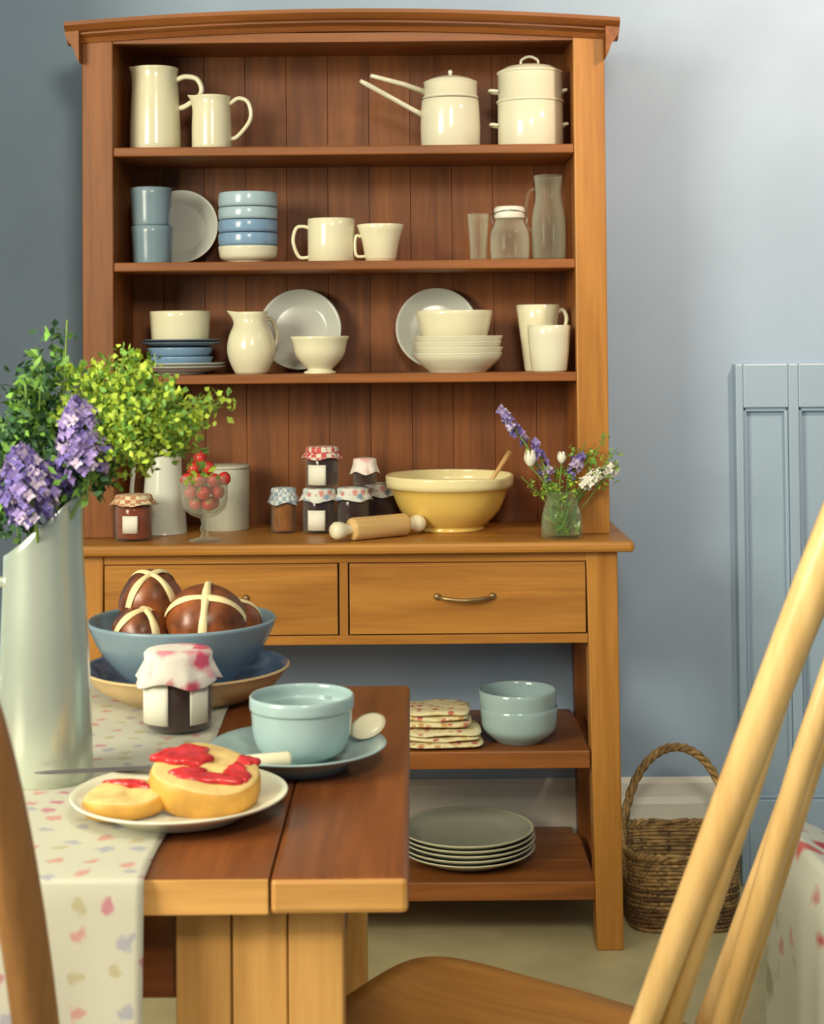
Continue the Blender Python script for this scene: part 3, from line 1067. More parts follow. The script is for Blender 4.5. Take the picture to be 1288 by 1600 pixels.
def panicle(name, label, root, base, tip, rad, n, mats, group, rnd, size=.007):
    root, base, tip = Vector(root), Vector(base), Vector(tip)
    o = thing(name, label, 'flower', root, (0, 0, 0), group)
    pts = smoothpts([(0, 0, 0), (base - root) * .6 + Vector((0, 0, .015)), base - root, tip - root], 5)
    part('stem', MB().tube(pts, .0022, 5), 'stem', o)
    fm = MB()
    ax = tip - base
    for i in range(n):
        t = rnd.random() ** .8
        prof = (sin(pi * min(1, .12 + t * .88)) ** .6) * (1 - .35 * t)
        v = Vector((rnd.gauss(0, 1), rnd.gauss(0, 1), rnd.gauss(0, 1)))
        v = (v - ax.normalized() * v.dot(ax.normalized())).normalized()
        p = base - root + ax * t + v * rad * prof * rnd.uniform(.55, 1)
        nrm = (v + Vector((rnd.gauss(0, .35), rnd.gauss(0, .35), .25 + rnd.gauss(0, .3)))).normalized()
        a = nrm.cross(Vector((.2, .3, .9))).normalized()
        b = nrm.cross(a)
        mi = rnd.randrange(len(mats))
        ss = size * rnd.uniform(.75, 1.2)
        for q in range(4):
            an = q * pi / 2 + rnd.random() * .5
            dd = a * cos(an) + b * sin(an) + nrm * .35
            fm.leaf(p, dd, nrm, ss, ss * .75, mi)
    part('blossom', fm, mats, o, stuff=True)
    return o


# glass vase of garden flowers at the right end of the worktop
Y = .045
k = (Y - CAM.y) / F
vx, vy, vz = on_top(878, Y)
Hv = P(878, 768, Y).z - WT
o = thing('glass_vase', 'small clear glass vase of garden flowers at right end of worktop', 'vase', (vx, vy, vz))
part('body', MB().lathe(vessel(smooth2([(28 * k, 0), (32 * k, .006), (31 * k, Hv * .5), (24 * k, Hv * .85), (27 * k, Hv)], 3), .0025, .008), 40), 'vaseglass', o)
part('water', MB().lathe([(0, .009), (26 * k, .009), (29.2 * k, .014), (28.6 * k, Hv * .5), (25.5 * k, Hv * .7), (0, Hv * .7)], 36), 'water', o)
rnd = random.Random(12)


def vr(i):
    a = i * 2.4
    return (vx + .010 * cos(a), vy + .010 * sin(a), vz + .014)


def bell(px, py, dY, px2, py2, i, label):
    panicle('bluebell', label, vr(i), P(px2, py2, Y + dY), P(px, py, Y + dY), .013, 34, ['lilac1', 'lilac2', 'lilac3'], None, rnd, .012)


bell(783, 640, .02, 822, 695, 0, 'tall violet flower spike leaning left out of glass vase')
bell(836, 690, .0, 858, 750, 1, 'violet flower spike between white tulip and vase')
bell(908, 712, .0, 893, 745, 2, 'violet flower spike on right side of the glass vase')
for i, (px, py, sz, l_) in enumerate(((829, 718, .021, 'large white tulip leaning left out of glass vase'), (878, 716, .015, 'small white tulip upright in glass vase'))):
    r0 = Vector(vr(3 + i))
    hd = P(px, py, Y - .01) - r0
    t = thing('white_tulip', l_, 'flower', r0)
    pts = smoothpts([(0, 0, 0), tuple(hd * .55 + Vector((0, 0, .012))), tuple(hd - Vector((0, 0, sz * .7)))], 5)
    part('stem', MB().tube(pts, .0018, 6), 'stem', t)
    for q in range(6):
        a0 = q * pi / 3
        rr = 1 if q % 2 else .88

        def pet(u, v, a0=a0, rr=rr):
            a = a0 + (u - .5) * 1.25 * (1 - v ** 4 * .8)
            r = sz * .72 * rr * (sin(min(1, v * 1.25 + .12) * pi * .55) * (1 - .35 * v * v))
            return (hd.x + r * cos(a), hd.y + r * sin(a), hd.z - sz * .75 + v * sz * 1.7)
        part('petal', MB().grid(5, 7, pet), 'petal', t, solid=.0006)
for i, (px, py, dy) in enumerate(((935, 742, .0), (955, 735, .02), (922, 752, -.02))):
    r0 = vr(5 + i)
    panicle('white_blossom', 'white blossom spray hanging out over right side of the glass vase', r0, P(px - 12, py + 6, Y + dy), P(px + 12, py - 8, Y + dy), .018, 26, ['petal'], 'white blossom in the glass vase', rnd, .010)['label'] = ('white blossom spray in the middle of the three by the vase', 'white blossom spray reaching farthest right beyond the dresser post', 'white blossom spray lowest of the three by the vase')[i]
for i, (px, py, dy, n) in enumerate(((945, 680, .01, 60), (965, 700, -.02, 45), (850, 745, -.02, 70), (888, 740, -.02, 80), (868, 725, .03, 60), (815, 745, .0, 30), (915, 690, .03, 50), (822, 690, .03, 26), (962, 728, .01, 36))):
    sprig('green_sprig', {0: 'fine green sprig standing tallest in the glass vase', 1: 'fine green sprig reaching farthest right from the glass vase', 5: 'fine green sprig drooping lowest left from the glass vase'}.get(i, 'fine green sprig among the flowers in the glass vase'), 'foliage', vr(8 + i), P(px, py, Y + dy), ['leaf', 'lime', 'leaf'], n, .022, .011, .006, 'green sprigs in the glass vase', rnd, .6, .0011, bend=.006)
mb = MB()
for i in range(46):
    a, rr, zz = rnd.uniform(0, 6.28), rnd.uniform(.002, .026), rnd.uniform(.012, Hv * .62)
    mb.leaf((rr * cos(a), rr * sin(a), zz), (rnd.gauss(0, .6), rnd.gauss(0, .6), 1), (rnd.gauss(0, 1), rnd.gauss(0, 1), 0), .022, .006, rnd.randrange(2))
part('submerged_leaves', mb, ['leaf', 'lime'], o, stuff=True)

# ------------------------------------------------------------------ base shelves
ZA, ZB = .414, .142
Y = .10
k = (Y - CAM.y) / F
X = P(811, 1120, Y).x
Rb = 60 * k
hb = (P(811, 1077, Y).z - ZA)
bm_ = MB().lathe(vessel(smooth2([(Rb * .60, 0), (Rb * .66, .004), (Rb * .93, .024), (Rb * .985, .045), (Rb, hb * .68)], 3), .003), 48).mesh('blue_bowl', 'aqua')
tag(link('blue_bowl', bm_, None, (X, Y, ZA)), 'pale blue bowl at bottom of the pair on lower shelf', 'bowl', 'pale blue bowls on the lower shelf')
tag(link('blue_bowl', bm_, None, (X - .002, Y, ZA + hb * .32)), 'pale blue bowl on top of the pair on lower shelf', 'bowl', 'pale blue bowls on the lower shelf')
bpy_r = random.Random(3)


def folded(name, label, loc, wx, wy, layers, th, rot):
    o = thing(name, label, 'cloth', loc, (0, 0, rot))
    for i in range(layers):
        ins = .004 * (i % 2) + .002 * i

        def fn(u, v, i=i):
            a = u * 2 * pi
            ex = abs(cos(a)) ** .35 * (1 if cos(a) > 0 else -1)
            ey = abs(sin(a)) ** .35 * (1 if sin(a) > 0 else -1)
            p = v * pi
            rr = sin(p) ** .30
            x, y = ex * rr * (wx / 2 - ins), ey * rr * (wy / 2 - ins)
            return (x, y, th * (i + .5) - cos(p) * th * .5 + .0022 * sin(x * 55 + i * 2) * sin(y * 48 + i))
        part('fold', MB().grid(40, 8, fn, flip=True), 'linen', o)
    return o


z = ZA + .0025
Xf = P(692, 1150, .08).x
folded('folded_cloth', 'folded patterned cream linen cloth, lower one on the lower shelf', (Xf, .085, z), .17, .15, 3, .012, .05)
folded('folded_cloth', 'folded red patterned linen cloth on top of another on lower shelf', (Xf - .012, .095, z + .0395), .15, .135, 3, .012, -.04)
# plates on the bottom shelf
Y = .165
k = (Y - CAM.y) / F
X = P(730, 1320, Y).x
R = 105 * k
pm = MB().lathe([(0, .002), (R * .55, .002), (R * .57, 0), (R * .62, 0), (R * .68, .004), (R * .95, .022), (R * .995, .0265), (R, .0285), (R * .985, .0292), (R * .95, .0265), (R * .74, .012), (R * .68, .0075), (0, .0065)], 64,
               mifn=lambda q: 1 if 5 <= q <= 8 else 0).mesh('dinner_plate', ['sage', 'sagerim'])
lab = ['lowest', 'second lowest', 'middle', 'second highest', 'topmost']
for i in range(5):
    tag(link('dinner_plate', pm, None, (X + (.001, -.002, .002, 0, -.001)[i], Y, ZB + .0105 * i)), lab[i] + ' large sage plate in the stack on the bottom shelf', 'plate', 'sage plates on the bottom shelf')

# ------------------------------------------------------------------ basket by the dresser
bx0, bx1, by0, by1 = .452, .706, .085, .345
hx, hy, bh = (bx1 - bx0) / 2, (by1 - by0) / 2, .160
bo = thing('wicker_basket', 'woven wicker basket with arched handle on floor beside dresser', 'basket', ((bx0 + bx1) / 2, (by0 + by1) / 2, 0))


def rrect(a, f=1., sh=.45):
    ex = abs(cos(a)) ** sh * (1 if cos(a) > 0 else -1)
    ey = abs(sin(a)) ** sh * (1 if sin(a) > 0 else -1)
    return ex * hx * f, ey * hy * f


rowsn = 19
NS = 56
rnd = random.Random(5)
for half, (r0, r1, mt) in enumerate(((0, 11, 'wicker'), (11, rowsn, 'wicker'))):
    wm = MB()
    for i in range(r0, r1):
        z = .006 + (bh - .012) * i / (rowsn - 1)
        f = .93 + .055 * i / rowsn
        pts = []
        for q in range(NS * 2):
            a = 2 * pi * q / (NS * 2)
            s_ = f + .012 * cos(NS * a + i * pi)
            x, y = rrect(a, s_)
            pts.append((x, y, z + .0012 * sin(7 * a + i * 1.7)))
        wm.tube(pts, .0046, 5, .8, 0 if rnd.random() < .7 else 1, True)
    part('weave', wm, ['wicker', 'wickerdark'], bo, stuff=True)
sm = MB()
for q in range(NS // 2):
    a = 2 * pi * q / (NS // 2)
    p0, p1 = rrect(a, .925), rrect(a, .985)
    sm.tube([(p0[0], p0[1], .002), (p1[0], p1[1], bh)], .003, 5)
part('stakes', sm, 'wickerdark', bo, stuff=True)
part('bottom', MB().prism([rrect(2 * pi * q / 40, .91) for q in range(40)], .003, .010, fn=lambda u, v, w_: (u, v, w_)), 'wickerdark', bo)
for ph in (0, pi):
    pts = []
    for q in range(160):
        a = 2 * pi * q / 160
        x, y = rrect(a, .995 + .012 * cos(24 * a + ph))
        pts.append((x, y, bh + .003 + .005 * sin(24 * a + ph)))
    part('rim', MB().tube(pts, .0052, 6, 1, 0, True), 'wicker', bo)
zh = P(1065, 1163, .215).z
for ph in range(3):
    pts = []
    for q in range(120):
        t = q / 119
        a = pi * t
        tw = ph * 2 * pi / 3 + t * 46
        rx_ = .5 * 0 + hx - .004
        z0 = bh - .06
        r_ = .0052
        pts.append((-(rx_ + r_ * cos(tw)) * cos(a) if 0 else -(rx_ + r_ * cos(tw)) * (cos(a) if abs(cos(a)) < 1 else cos(a)), r_ * sin(tw), z0 + (zh - z0 - .006 + r_ * cos(tw)) * sin(a) ** .8))
    part('handle', MB().tube(pts, .0052, 6), 'wicker', bo)

# ------------------------------------------------------------------ table
TZ, TF, TB, TR, TL = .75, -1.808, -.917, -.008, -.90
TH = .036
tb = thing('table', 'square wooden plank table with floral runner in the foreground', 'table', (0, 0, 0))
edges = [TR, -.146, -.30, -.452, -.60, -.752, TL]
for i in range(len(edges) - 1):
    a, b = edges[i + 1] + .0004, edges[i] - .0004
    me = MB().box(a, b, TF + (.0012 if i % 2 else 0), TB, TZ - TH, TZ - (.0006 if i % 2 else 0))
    m = me.mesh('plank', ['tableY', 'rawtableX'])
    for p in m.polygons:
        if abs(p.normal.y) > .5:
            p.material_index = 1
    link('plank', m, tb, (0, 0, 0), (0, 0, 0), .0016 if i else .006)
for (xa, xb) in ((-.244, -.074), (-.834, -.722)):
    for yy in (TF + .034, TB - .085):
        n_ = 3 if xa > -.5 else 2
        for q in range(n_):
            u0, u1 = xa + (xb - xa) * q / n_, xa + (xb - xa) * (q + 1) / n_
            part('leg_board', MB().box(u0 + .0008, u1 - .0008, yy + (.002 if q == 1 else 0), yy + .05, 0, TZ - TH), 'rawtableZ', tb, .002)
for xa in (-.104, -.82):
    part('side_apron', MB().box(xa, xa + .024, TF + .084, TB - .085, TZ - TH - .10, TZ - TH), 'tableY', tb, .002)
part('end_apron', MB().box(-.722, -.244, TF + .05, TF + .072, TZ - TH - .10, TZ - TH), 'tableX', tb, .002)

# runner
RX0, RX1 = -.605, -.268
path = []
zt = TZ + .0022
for i in range(30):
    path.append((TB + .03 + (TF - .001 - TB - .03) * i / 29, zt))
for i in range(1, 6):
    a = i / 5 * pi / 2
    path.append((TF - .001 - .0055 * sin(a), zt - .0055 * (1 - cos(a))))
for i in range(1, 26):
    path.append((TF - .0068, zt - .0055 - .26 * i / 25))


def run_fn(u, v):
    i = min(int(round(v * (len(path) - 1))), len(path) - 1)
    y, z = path[i]
    x = RX0 + (RX1 - RX0) * u
    if z < TZ - .01:
        dp = TZ - z
        y -= .004 * (1 + sin(x * 46 + 1)) * min(1, dp * 5) + .001
        x += (.5 - u) * .02 * dp
    else:
        x += .002 * sin(y * 19) * (u - .5) * 2
    return (x, y, z)


solo('table_runner', MB().grid(36, len(path) - 1, run_fn), 'runner', 'cream floral printed runner lying along table and hanging over its front', 'cloth', solid=.0014)
RZ = TZ + .0032

# ---- tall enamel jug with flowers
p0 = G(72, 1222, TZ)
Y = p0.y + .01
k = (Y - CAM.y) / F
jx = P(72, 1150, Y).x
zr_ = P(115, 770, Y).z - RZ
zl_ = P(3, 868, Y).z - RZ
ju = thing('flower_jug', 'tall pale enamel jug full of flowers at left of table', 'jug', (jx, Y, RZ))
H = zl_


def jugfn(x, y, z, a):
    g = ((1 + cos(a)) / 2) ** 1.25
    top = zl_ + (zr_ - zl_) * g
    zz = z * top / zl_ if z > .05 else z
    r = sqrt(x * x + y * y)
    if r > 1e-6:
        s_ = 1 + .05 * g * max(0, z / zl_ - .8) / .2
        x, y = x * s_, y * s_
    cxs = -.004 * z / zl_
    return (x + cxs, y, zz)


part('body', MB().lathe(vessel(smooth2([(70 * k, 0), (72 * k, .006), (71 * k, H * .25), (66 * k, H * .6), (61 * k, H * .86), (59 * k, H)], 4), .0025), 64, fn=jugfn), 'galv', ju)
part('handle', handle_mb([(66 * k, H * .38), (100 * k, H * .45), (118 * k, H * .65), (100 * k, H * .86), (58 * k, H * .88)], pi, .007), 'galv', ju)
rnd = random.Random(21)
jz = RZ + .17


def jr(i):
    a = i * 2.4
    return (jx + .016 * cos(a) - .002, Y + .016 * sin(a), jz + .012 * (i % 3))


def rimvia(px, i):
    q = rnd.uniform(.4, 1)
    if px > 70:
        return (jx + .030 * q, Y + .02 * sin(i * 2.4), RZ + zl_ + (zr_ - zl_) * (.35 + .5 * q) + .012)
    return (jx - .028 * q, Y + .02 * sin(i * 2.4), RZ + zl_ + .02)


limes = [(345, 628, .03, 90), (318, 668, .0, 110), (300, 642, -.03, 130), (270, 632, .04, 130), (250, 668, -.03, 110), (262, 600, .0, 130), (225, 570, .03, 140), (190, 575, -.02, 130), (215, 618, -.05, 140), (165, 600, .05, 120), (195, 645, .02, 120), (328, 700, .03, 60), (140, 575, -.01, 100), (175, 668, -.05, 80), (235, 645, -.06, 110), (225, 675, -.04, 60), (285, 672, .02, 70)]
for i, (px, py, dy, n) in enumerate(limes):
    sprig('lime_sprig', {0: 'yellow green sprig reaching farthest right from the tall flower jug', 6: 'yellow green sprig rising highest from the tall flower jug', 11: 'yellow green sprig drooping lowest at right, above the red fruit', 12: 'yellow green sprig behind the large lilac in the tall jug'}.get(i, 'frothy yellow green sprig spilling right from the tall flower jug'), 'foliage', jr(i), P(px, py, Y + dy), ['lime', 'lime', 'leaf'], int(n * 2.8), .033, .0105, .0075, 'yellow green sprigs in the tall jug', rnd, .76, .0013, via=rimvia(px, i))
deeps = [(60, 590, .04, 120), (30, 640, .03, 130), (20, 700, .02, 120), (90, 640, .06, 120), (100, 545, .05, 60), (105, 500, .05, 26), (65, 560, .0, 70), (120, 735, -.02, 110), (10, 790, -.01, 120), (70, 720, -.02, 110), (150, 740, .0, 70), (40, 600, -.03, 70)]
for i, (px, py, dy, n) in enumerate(deeps):
    sprig('leafy_sprig', {5: 'thin dark green sprig rising tallest against the wall from flower jug', 7: 'dark green sprig hanging over the spout of the tall flower jug', 8: 'dark green sprig hanging lowest at left over the jug rim'}.get(i, 'dark green leafy sprig at the left of the tall flower jug'), 'foliage', jr(20 + i), P(px, py, Y + dy), ['deep', 'leaf', 'deep'], int(n * 1.9), .036, .0155, .0085, 'dark green sprigs in the tall jug', rnd, .72, .0014, via=rimvia(px, i))
panicle('lilac', 'large purple lilac head standing at right in the tall flower jug', jr(1), P(140, 745, Y - .045), P(118, 625, Y - .045), .037, 330, ['lilac1', 'lilac2', 'lilac3', 'lilac1'], 'lilac in the tall jug', rnd, .0085)
panicle('lilac', 'purple lilac head hanging at lower left over the tall flower jug', jr(2), P(55, 815, Y - .06), P(30, 700, Y - .06), .040, 330, ['lilac1', 'lilac2', 'lilac3', 'lilac2'], 'lilac in the tall jug', rnd, .0085)
panicle('lilac', 'small violet lilac head between the two larger lilacs in tall jug', jr(3), P(88, 775, Y - .04), P(82, 720, Y - .04), .028, 130, ['lilac2', 'lilac2', 'lilac1'], 'lilac in the tall jug', rnd, .0085)

# ---- stacked bowls with buns
Yb = -1.0
k = (Yb - CAM.y) / F
Xb = P(292, 1060, Yb).x
R1 = 160 * k
z1 = P(300, 1040, Yb).z - RZ
lo = smooth2([(R1 * .62, 0), (R1 * .66, .004), (R1 * .86, z1 * .45), (R1 * .97, z1 * .9), (R1, z1)], 3)
npz = len(lo)
solo('serving_bowl', MB().lathe(vessel(lo, .006, .008), 64, mifn=lambda q: 1 if q >= npz + 1 else 0), ['tan', 'inkblue'], 'wide tan stoneware bowl with dark blue inside, under the bun bowl', 'bowl', (Xb, Yb, RZ))
R2 = 146 * k
z2b = RZ + .010
H2 = P(290, 967, Yb).z - z2b
ub = smooth2([(R2 * .42, 0), (R2 * .44, .005), (R2 * .66, H2 * .28), (R2 * .86, H2 * .60), (R2 * .965, H2 * .88), (R2, H2)], 3)
nu_ = len(ub)
Xu = P(285, 1000, Yb).x
solo('serving_bowl', MB().lathe(vessel(ub, .005, .012), 64), 'bluegrey', 'blue grey bowl holding the hot cross buns', 'bowl', (Xu, Yb, z2b))


def bun(label, loc, R, h, rot, seed):
    o = thing('hot_cross_bun', label, 'bun', loc, rot, 'hot cross buns in the bowl')

    def zr(r):
        return h * max(0, 1 - (r / R) ** 2.6) ** .52
    pts = [(0, 0), (R * .8, 0), (R * .97, h * .10), (R * 1.0, h * .26)]
    top = [(R * t, h * .26 + h * .74 * max(0, 1 - t ** 2.5) ** .6) for t in (.985, .95, .88, .78, .65, .5, .33, .16)] + [(0, h)]
    rnd_ = random.Random(seed)
    ph = rnd_.uniform(0, 6)

    def fn(x, y, z, a):
        s_ = 1 + .02 * sin(3 * a + ph) + .012 * sin(5 * a)
        return (x * s_, y * s_, z * (1 + .02 * sin(2 * a + ph)))
    part('crust', MB().lathe(pts + top, 40, fn=fn, mifn=lambda q: 1 if q < 2 else 0), ['bun', 'bunside'], o)
    for q in range(2):
        def cf(u, v, q=q):
            t = (u - .5) * 1.96
            r = abs(t) * R
            z = h * .26 + h * .74 * max(0, 1 - abs(t) ** 2.5) ** .6
            wv = .0055 + .0008 * sin(t * 7 + q)
            lift = .0030 * (1 - (2 * v - 1) ** 2) + .0006
            off = (v - .5) * 2 * wv
            p = (t * R * 1.02, off, z + lift) if q == 0 else (off, t * R * 1.02, z + lift)
            return p
        part('cross', MB().grid(28, 6, cf, flip=q == 1), 'cross', o)
    return o


def bloc(px, py, dy):
    p = P(px, py, Yb + dy)
    return (p.x, p.y, p.z)


x, y, z = bloc(318, 958, -.052)
bun('large glossy hot cross bun at front right with its cross facing out', (x, y + .022, z - .028), .059, .068, (radians(38), radians(4), radians(3)), 1)
x, y, z = bloc(238, 925, -.005)
bun('hot cross bun on top at back left of the bowl', (x - .003, y + .012, z - .031), .0485, .062, (radians(14), radians(-14), radians(52)), 2)
x, y, z = bloc(213, 975, -.050)
bun('hot cross bun at front left, low in the bowl', (x + .004, y + .026, z - .026), .0455, .052, (radians(26), radians(-6), radians(35)), 3)
x, y, z = bloc(368, 965, .03)
bun('hot cross bun at right, half hidden behind the front bun', (x - .008, y + .01, z - .024), .0445, .050, (radians(10), radians(10), radians(20)), 4)

# ---- jam jar with pink cloth
pj = G(279, 1148, TZ)
Yj = pj.y + .020
k = (Yj - CAM.y) / F
jam_jar('jam_jar', 'dark jam jar with pink floral cloth cover and white labels on table', (P(279, 1120, Yj).x, Yj, RZ), 54 * k, P(279, 1022, Yj).z - RZ, 'jam_dark', 'pinkcloth', .036,
        [(-2.80, -1.72, .014, .070), (-1.10, -.45, .014, .070)], None, None, 31)

# ---- cup and saucer
Ys = -1.388
k = (Ys - CAM.y) / F
Xs = P(466, 1166, Ys).x
R = 138 * k
sau = MB().lathe([(0, .002), (R * .48, .002), (R * .5, 0), (R * .56, 0), (R * .58, .006), (R * .9, .022), (R * .985, .0265), (R, .0285), (R * .985, .0295), (R * .9, .0255), (R * .6, .0105), (R * .5, .0075), (0, .0065)], 64)
solo('saucer', sau, 'aqua', 'large pale blue saucer under the cup on table', 'saucer', (Xs, Ys, TZ + .0005))
z0 = TZ + .0075
Xc_ = P(472, 1150, Ys).x
Hc = P(472, 1086, Ys).z - z0
Rc = 81 * k
cu = thing('teacup', 'large pale blue teacup on its saucer on table', 'cup', (Xc_, Ys, z0))
part('body', MB().lathe(vessel(smooth2([(Rc * .50, 0), (Rc * .53, .004), (Rc * .80, .014), (Rc * .93, .034), (Rc * .965, Hc * .7), (Rc * .975, Hc * .80), (Rc * 1.005, Hc * .83), (Rc * 1.0, Hc)], 3), .0035), 64), 'aqua', cu)
part('handle', handle_mb([(Rc * .92 - .003, Hc * .30), (Rc + .022, Hc * .36), (Rc + .030, Hc * .62), (Rc + .022, Hc * .84), (Rc * .96 - .003, Hc * .80)], 1.05, .0058), 'aqua', cu)
# spoon behind the cup
sp_ = thing('teaspoon', 'cream coloured spoon resting on saucer behind the blue cup', 'spoon', (0, 0, 0))
tipp = P(575, 1135, Ys + .045)
hp = P(500, 1160, Ys + .075)
sh = MB()


def spoonbowl(x, y, z, a):
    return (tipp.x + x * 1.25 + z * 0, tipp.y + y * .9, tipp.z + z)


part('spoon_bowl', MB().lathe([(0, -.006), (.010, -.0045), (.0165, 0), (.0168, .001), (.011, .004), (0, .005)], 24, fn=lambda x, y, z, a: (tipp.x + x * 1.35, tipp.y + y * .75, tipp.z + z * 1.2 + x * .30 + y * .75)), 'cane', sp_)
part('handle', MB().tube([(tipp.x - .014, tipp.y, tipp.z - .006), (tipp.x - .05, tipp.y + .012, tipp.z - .014), (hp.x, hp.y, TZ + .0265)], [.0035, .0028, .004], 8, 1.4), 'cane', sp_)

# ---- plate with split bun and jam
Yp = -1.592
k = (Yp - CAM.y) / F
Xp = P(281, 1244, Yp).x
R = 168 * k
pz = RZ
pl_m = MB().lathe([(0, .002), (R * .56, .002), (R * .58, 0), (R * .62, 0), (R * .64, .005), (R * .93, .018), (R * .99, .0215), (R, .0235), (R * .985, .0245), (R * .93, .0205), (R * .70, .0095), (R * .64, .0065), (0, .006)], 64)
solo('side_plate', pl_m, 'white', 'white plate with jam spread bun halves at front of table', 'plate', (Xp, Yp, pz))


def half_bun(label, loc, R, h, rot, jams, seed):
    o = thing('bun_half', label, 'bread', loc, rot, 'split bun on the white plate')
    rnd_ = random.Random(seed)
    ph = rnd_.uniform(0, 6)

    def fn(x, y, z, a):
        s_ = 1 + .03 * sin(2 * a + ph) + .025 * sin(3 * a + ph * 2)
        return (x * s_, y * s_, z + .002 * sin(3 * a + ph) * (z / h))
    pr_ = [(0, 0), (R * .80, 0), (R * .95, h * .16), (R * 1.0, h * .45), (R * .985, h * .78), (R * .95, h * .95), (R * .9, h), (R * .6, h * 1.02), (R * .3, h * .98), (0, h)]
    part('crumb', MB().lathe(pr_, 48, fn=fn, mifn=lambda q: 0 if q < 5 else 1), ['crust', 'crumb'], o)
    for (cx, cy, rx_, ry_, an) in jams:
        def jf(x, y, z, a):
            s_ = 1 + .16 * sin(3 * a + cx * 300) + .10 * sin(7 * a + cy * 200)
            u, v = x * rx_ * s_, y * ry_ * s_
            return (cx + u * cos(an) - v * sin(an), cy + u * sin(an) + v * cos(an), h + z)
        part('jam', MB().lathe([(0, -.002), (1, -.002), (.98, .0022), (.85, .0042), (.5, .005), (0, .0046)], 36, fn=jf), 'jam_red', o)
    return o


q = P(316, 1262, Yp - .03)
half_bun('thick bun half with red jam propped at right of white plate', (P(316, 1250, Yp).x, Yp + .010, pz + .012), .061, .039, (radians(13), radians(7), 0),
         [(-.027, .020, .033, .022, .3), (-.018, -.020, .020, .012, .5), (.010, -.026, .036, .010, .12), (.036, -.006, .014, .020, .4), (.044, .022, .013, .010, 0)], 3)
half_bun('flatter bun half with a little jam lying at left of white plate', (P(203, 1262, Yp).x, Yp - .016, pz + .0075), .047, .022, (radians(4), radians(-4), 0), [(-.004, .022, .024, .007, -.3), (.018, .006, .018, .005, -.55)], 8)
# knife behind the plate
a0, a1 = P(58, 1226, Yp + .088), P(240, 1214, Yp + .088)
kn = thing('butter_knife', 'table knife with pale handle lying across back of the white plate', 'knife', (0, 0, 0))
zk = pz + .0255
A = Vector((a0.x, Yp + .075, zk))
B = Vector((P(300, 1211, Yp + .088).x, Yp + .098, zk + .001))
E_ = Vector((P(455, 1200, Yp + .12).x, Yp + .122, zk + .002))
dv = (B - A).normalized()
nv = Vector((-dv.y, dv.x, 0))
bl = MB()
poly = [(0, 0), (.015, -.006), (.06, -.008), ((B - A).length, -.007), ((B - A).length, .006), (.05, .007), (.015, .006)]
bl.prism(poly, -.0007, .0007, fn=lambda u, v, w_: tuple(A + dv * u + nv * v + Vector((0, 0, w_))))
part('blade', bl, 'darksteel', kn, label='thin dark steel blade')
part('handle', MB().tube([B - dv * .004, B + dv * .006, B + (E_ - B) * .5, E_ - dv * .004, E_], [.005, .0065, .0078, .0088, .006], 10, 1.2), 'cane', kn, label='pale bone coloured handle')


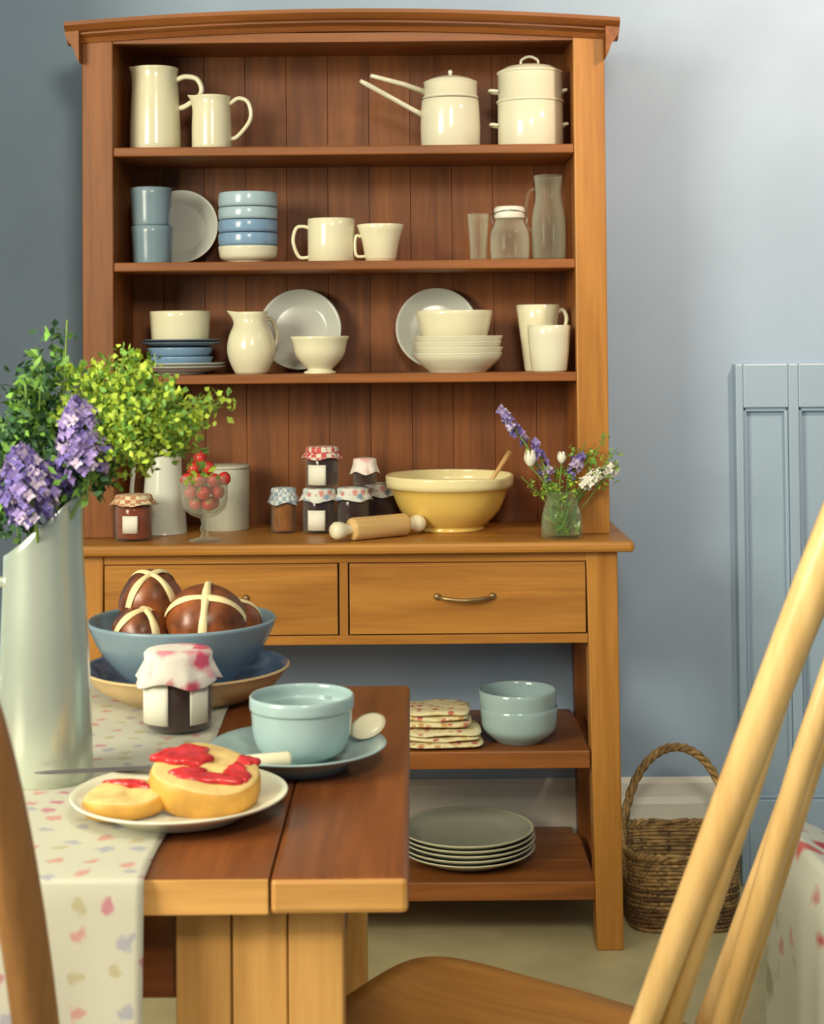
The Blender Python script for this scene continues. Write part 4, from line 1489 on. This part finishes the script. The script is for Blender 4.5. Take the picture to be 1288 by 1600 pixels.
# ------------------------------------------------------------------ chairs
def chair(label, loc, rotz, wood_, seatw, seatd, hw, htop, sp_x, lean, post_r, spr=.0085, hoop_pow=.5, seat_mat=None, front=(0, .06)):
    o = thing('stick_back_chair', label, 'chair', loc, (0, 0, rotz))
    sz = .45

    def seat(u, v):
        a = u * 2 * pi
        ex = abs(cos(a)) ** .30 * (1 if cos(a) > 0 else -1)
        ey = abs(sin(a)) ** .30 * (1 if sin(a) > 0 else -1)
        if v < .5:
            r, z = v / .5, sz - .006 - .010 * (1 - (v / .5) ** 2)
            if v > .4:
                z += .006 * (v - .4) / .1
        elif v < .75:
            r, z = 1 + .012 * sin((v - .5) / .25 * pi), sz - .034 * (v - .5) / .25
        else:
            r, z = 1 - (v - .75) / .25, sz - .034
        return (ex * r * seatw / 2 * (1 + front[1] * ey), ey * r * seatd / 2 + front[0] * max(0, ey) * r, z)
    part('seat', MB().grid(56, 24, seat, flip=True), (seat_mat or wood_) + 'Y', o)
    legs = []
    for sx in (-1, 1):
        for sy in (-1, 1):
            t0 = Vector((sx * seatw * .33, sy * seatd * .32, sz - .03))
            t1 = Vector((sx * seatw * .44, sy * seatd * .46, 0))
            legs.append((sx, sy, t0, t1))
            part('leg', MB().tube([tuple(t0 + (t1 - t0) * q) for q in (0, .15, .4, .6, 1)], [.013, .015, .020, .019, .012], 12), wood_ + 'Z', o)
    for sx in (-1, 1):
        f = [l for l in legs if l[0] == sx]
        p0_, p1_ = [l[2] + (l[3] - l[2]) * .55 for l in f]
        part('stretcher', MB().tube([tuple(p0_), tuple((p0_ + p1_) / 2), tuple(p1_)], [.009, .012, .009], 10), wood_ + 'Y', o)
    m0 = Vector((-seatw * .385, 0, .21))
    m1 = Vector((seatw * .385, 0, .21))
    part('stretcher', MB().tube([tuple(m0), (0, 0, .21), tuple(m1)], [.009, .012, .009], 10), wood_ + 'X', o)
    yb_ = -seatd * .41
    hh = htop - sz

    def ypos(x, z):
        base = yb_ - .05 * (1 - min(1, (x / hw) ** 2)) * 1.0
        return base - lean * (z - sz)
    pts, rad = [], []
    n_ = 48
    for i in range(n_ + 1):
        a = pi * i / n_
        cx_ = -cos(a)
        x = hw * abs(cx_) ** hoop_pow * (1 if cx_ > 0 else -1)
        z = sz - .02 + (hh + .02) * abs(sin(a)) ** .9
        pts.append((x, yb_ - lean * (z - sz), z))
        q = sin(a)
        rad.append(post_r[0] + (post_r[1] - post_r[0]) * min(1, q * 1.4))
    part('hoop', MB().tube(pts, rad, 14), wood_ + 'Z', o)
    for x in sp_x:
        c_ = (abs(x * 1.12) / hw) ** (1 / hoop_pow)
        zt_ = sz - .02 + (hh + .02) * (1 - min(.999, c_) ** 2) ** .45
        part('spindle', MB().tube([(x, ypos(x, sz), sz - .015), (x * 1.05, (ypos(x, sz) + yb_) / 2 - lean * hh * .45, sz + hh * .45), (x * 1.12, yb_ - lean * (zt_ - sz), zt_ - .004)], [spr, spr * 1.15, spr * .8], 10), wood_ + 'Z', o)
    return o


chair('pale stick back chair at right with its back nearest the viewer', (.104, -1.537, 0), radians(60), 'beech', .45, .42, .155, 1.30, (-.125, .0, .055), .39, (.0125, .020), .0115, .32, 'pine', (.055, .16))
chair('brown hoop back chair cut off at the lower left in front of table', (-.475, -1.93, 0), 0, 'darkchair', .38, .38, .186, 1.12, (-.09, -.045, 0, .045, .09), .2, (.0175, .0185), .008, .45)

# ------------------------------------------------------------------ floral cover at the right edge
Y = -.75
e = P(1226, 1297, Y)


def slip(u, v):
    a = u * 2 * pi
    ex = abs(cos(a)) ** .5 * (1 if cos(a) > 0 else -1)
    ey = abs(sin(a)) ** .5 * (1 if sin(a) > 0 else -1)
    if v < .3:
        r = v / .3 * .96
        zf = 1.
    else:
        q = (v - .3) / .7
        r = .96 + .06 * min(1, q * 6) + .06 * q
        zf = 1 - q
    fold = 1 + .02 * (1 - zf) * sin(a * 17 + 1) + .012 * (1 - zf) * sin(a * 7)
    x = .24 + ex * r * .235 * fold
    y = ey * r * .22 * fold
    top = e.z - .55 * max(0, min(x, .20)) + .10 * max(0, x - .33)
    if v >= .3:
        return (x, y, .004 + (top - .004 - .02 * 0) * zf ** .9)
    return (x, y, top + .012 * (1 - (v / .3) ** 4))


solo('covered_footstool', MB().grid(120, 40, slip, flip=True), 'slip', 'low seat under loose cream cover with red flowers at right edge', 'stool', (e.x, Y, 0))
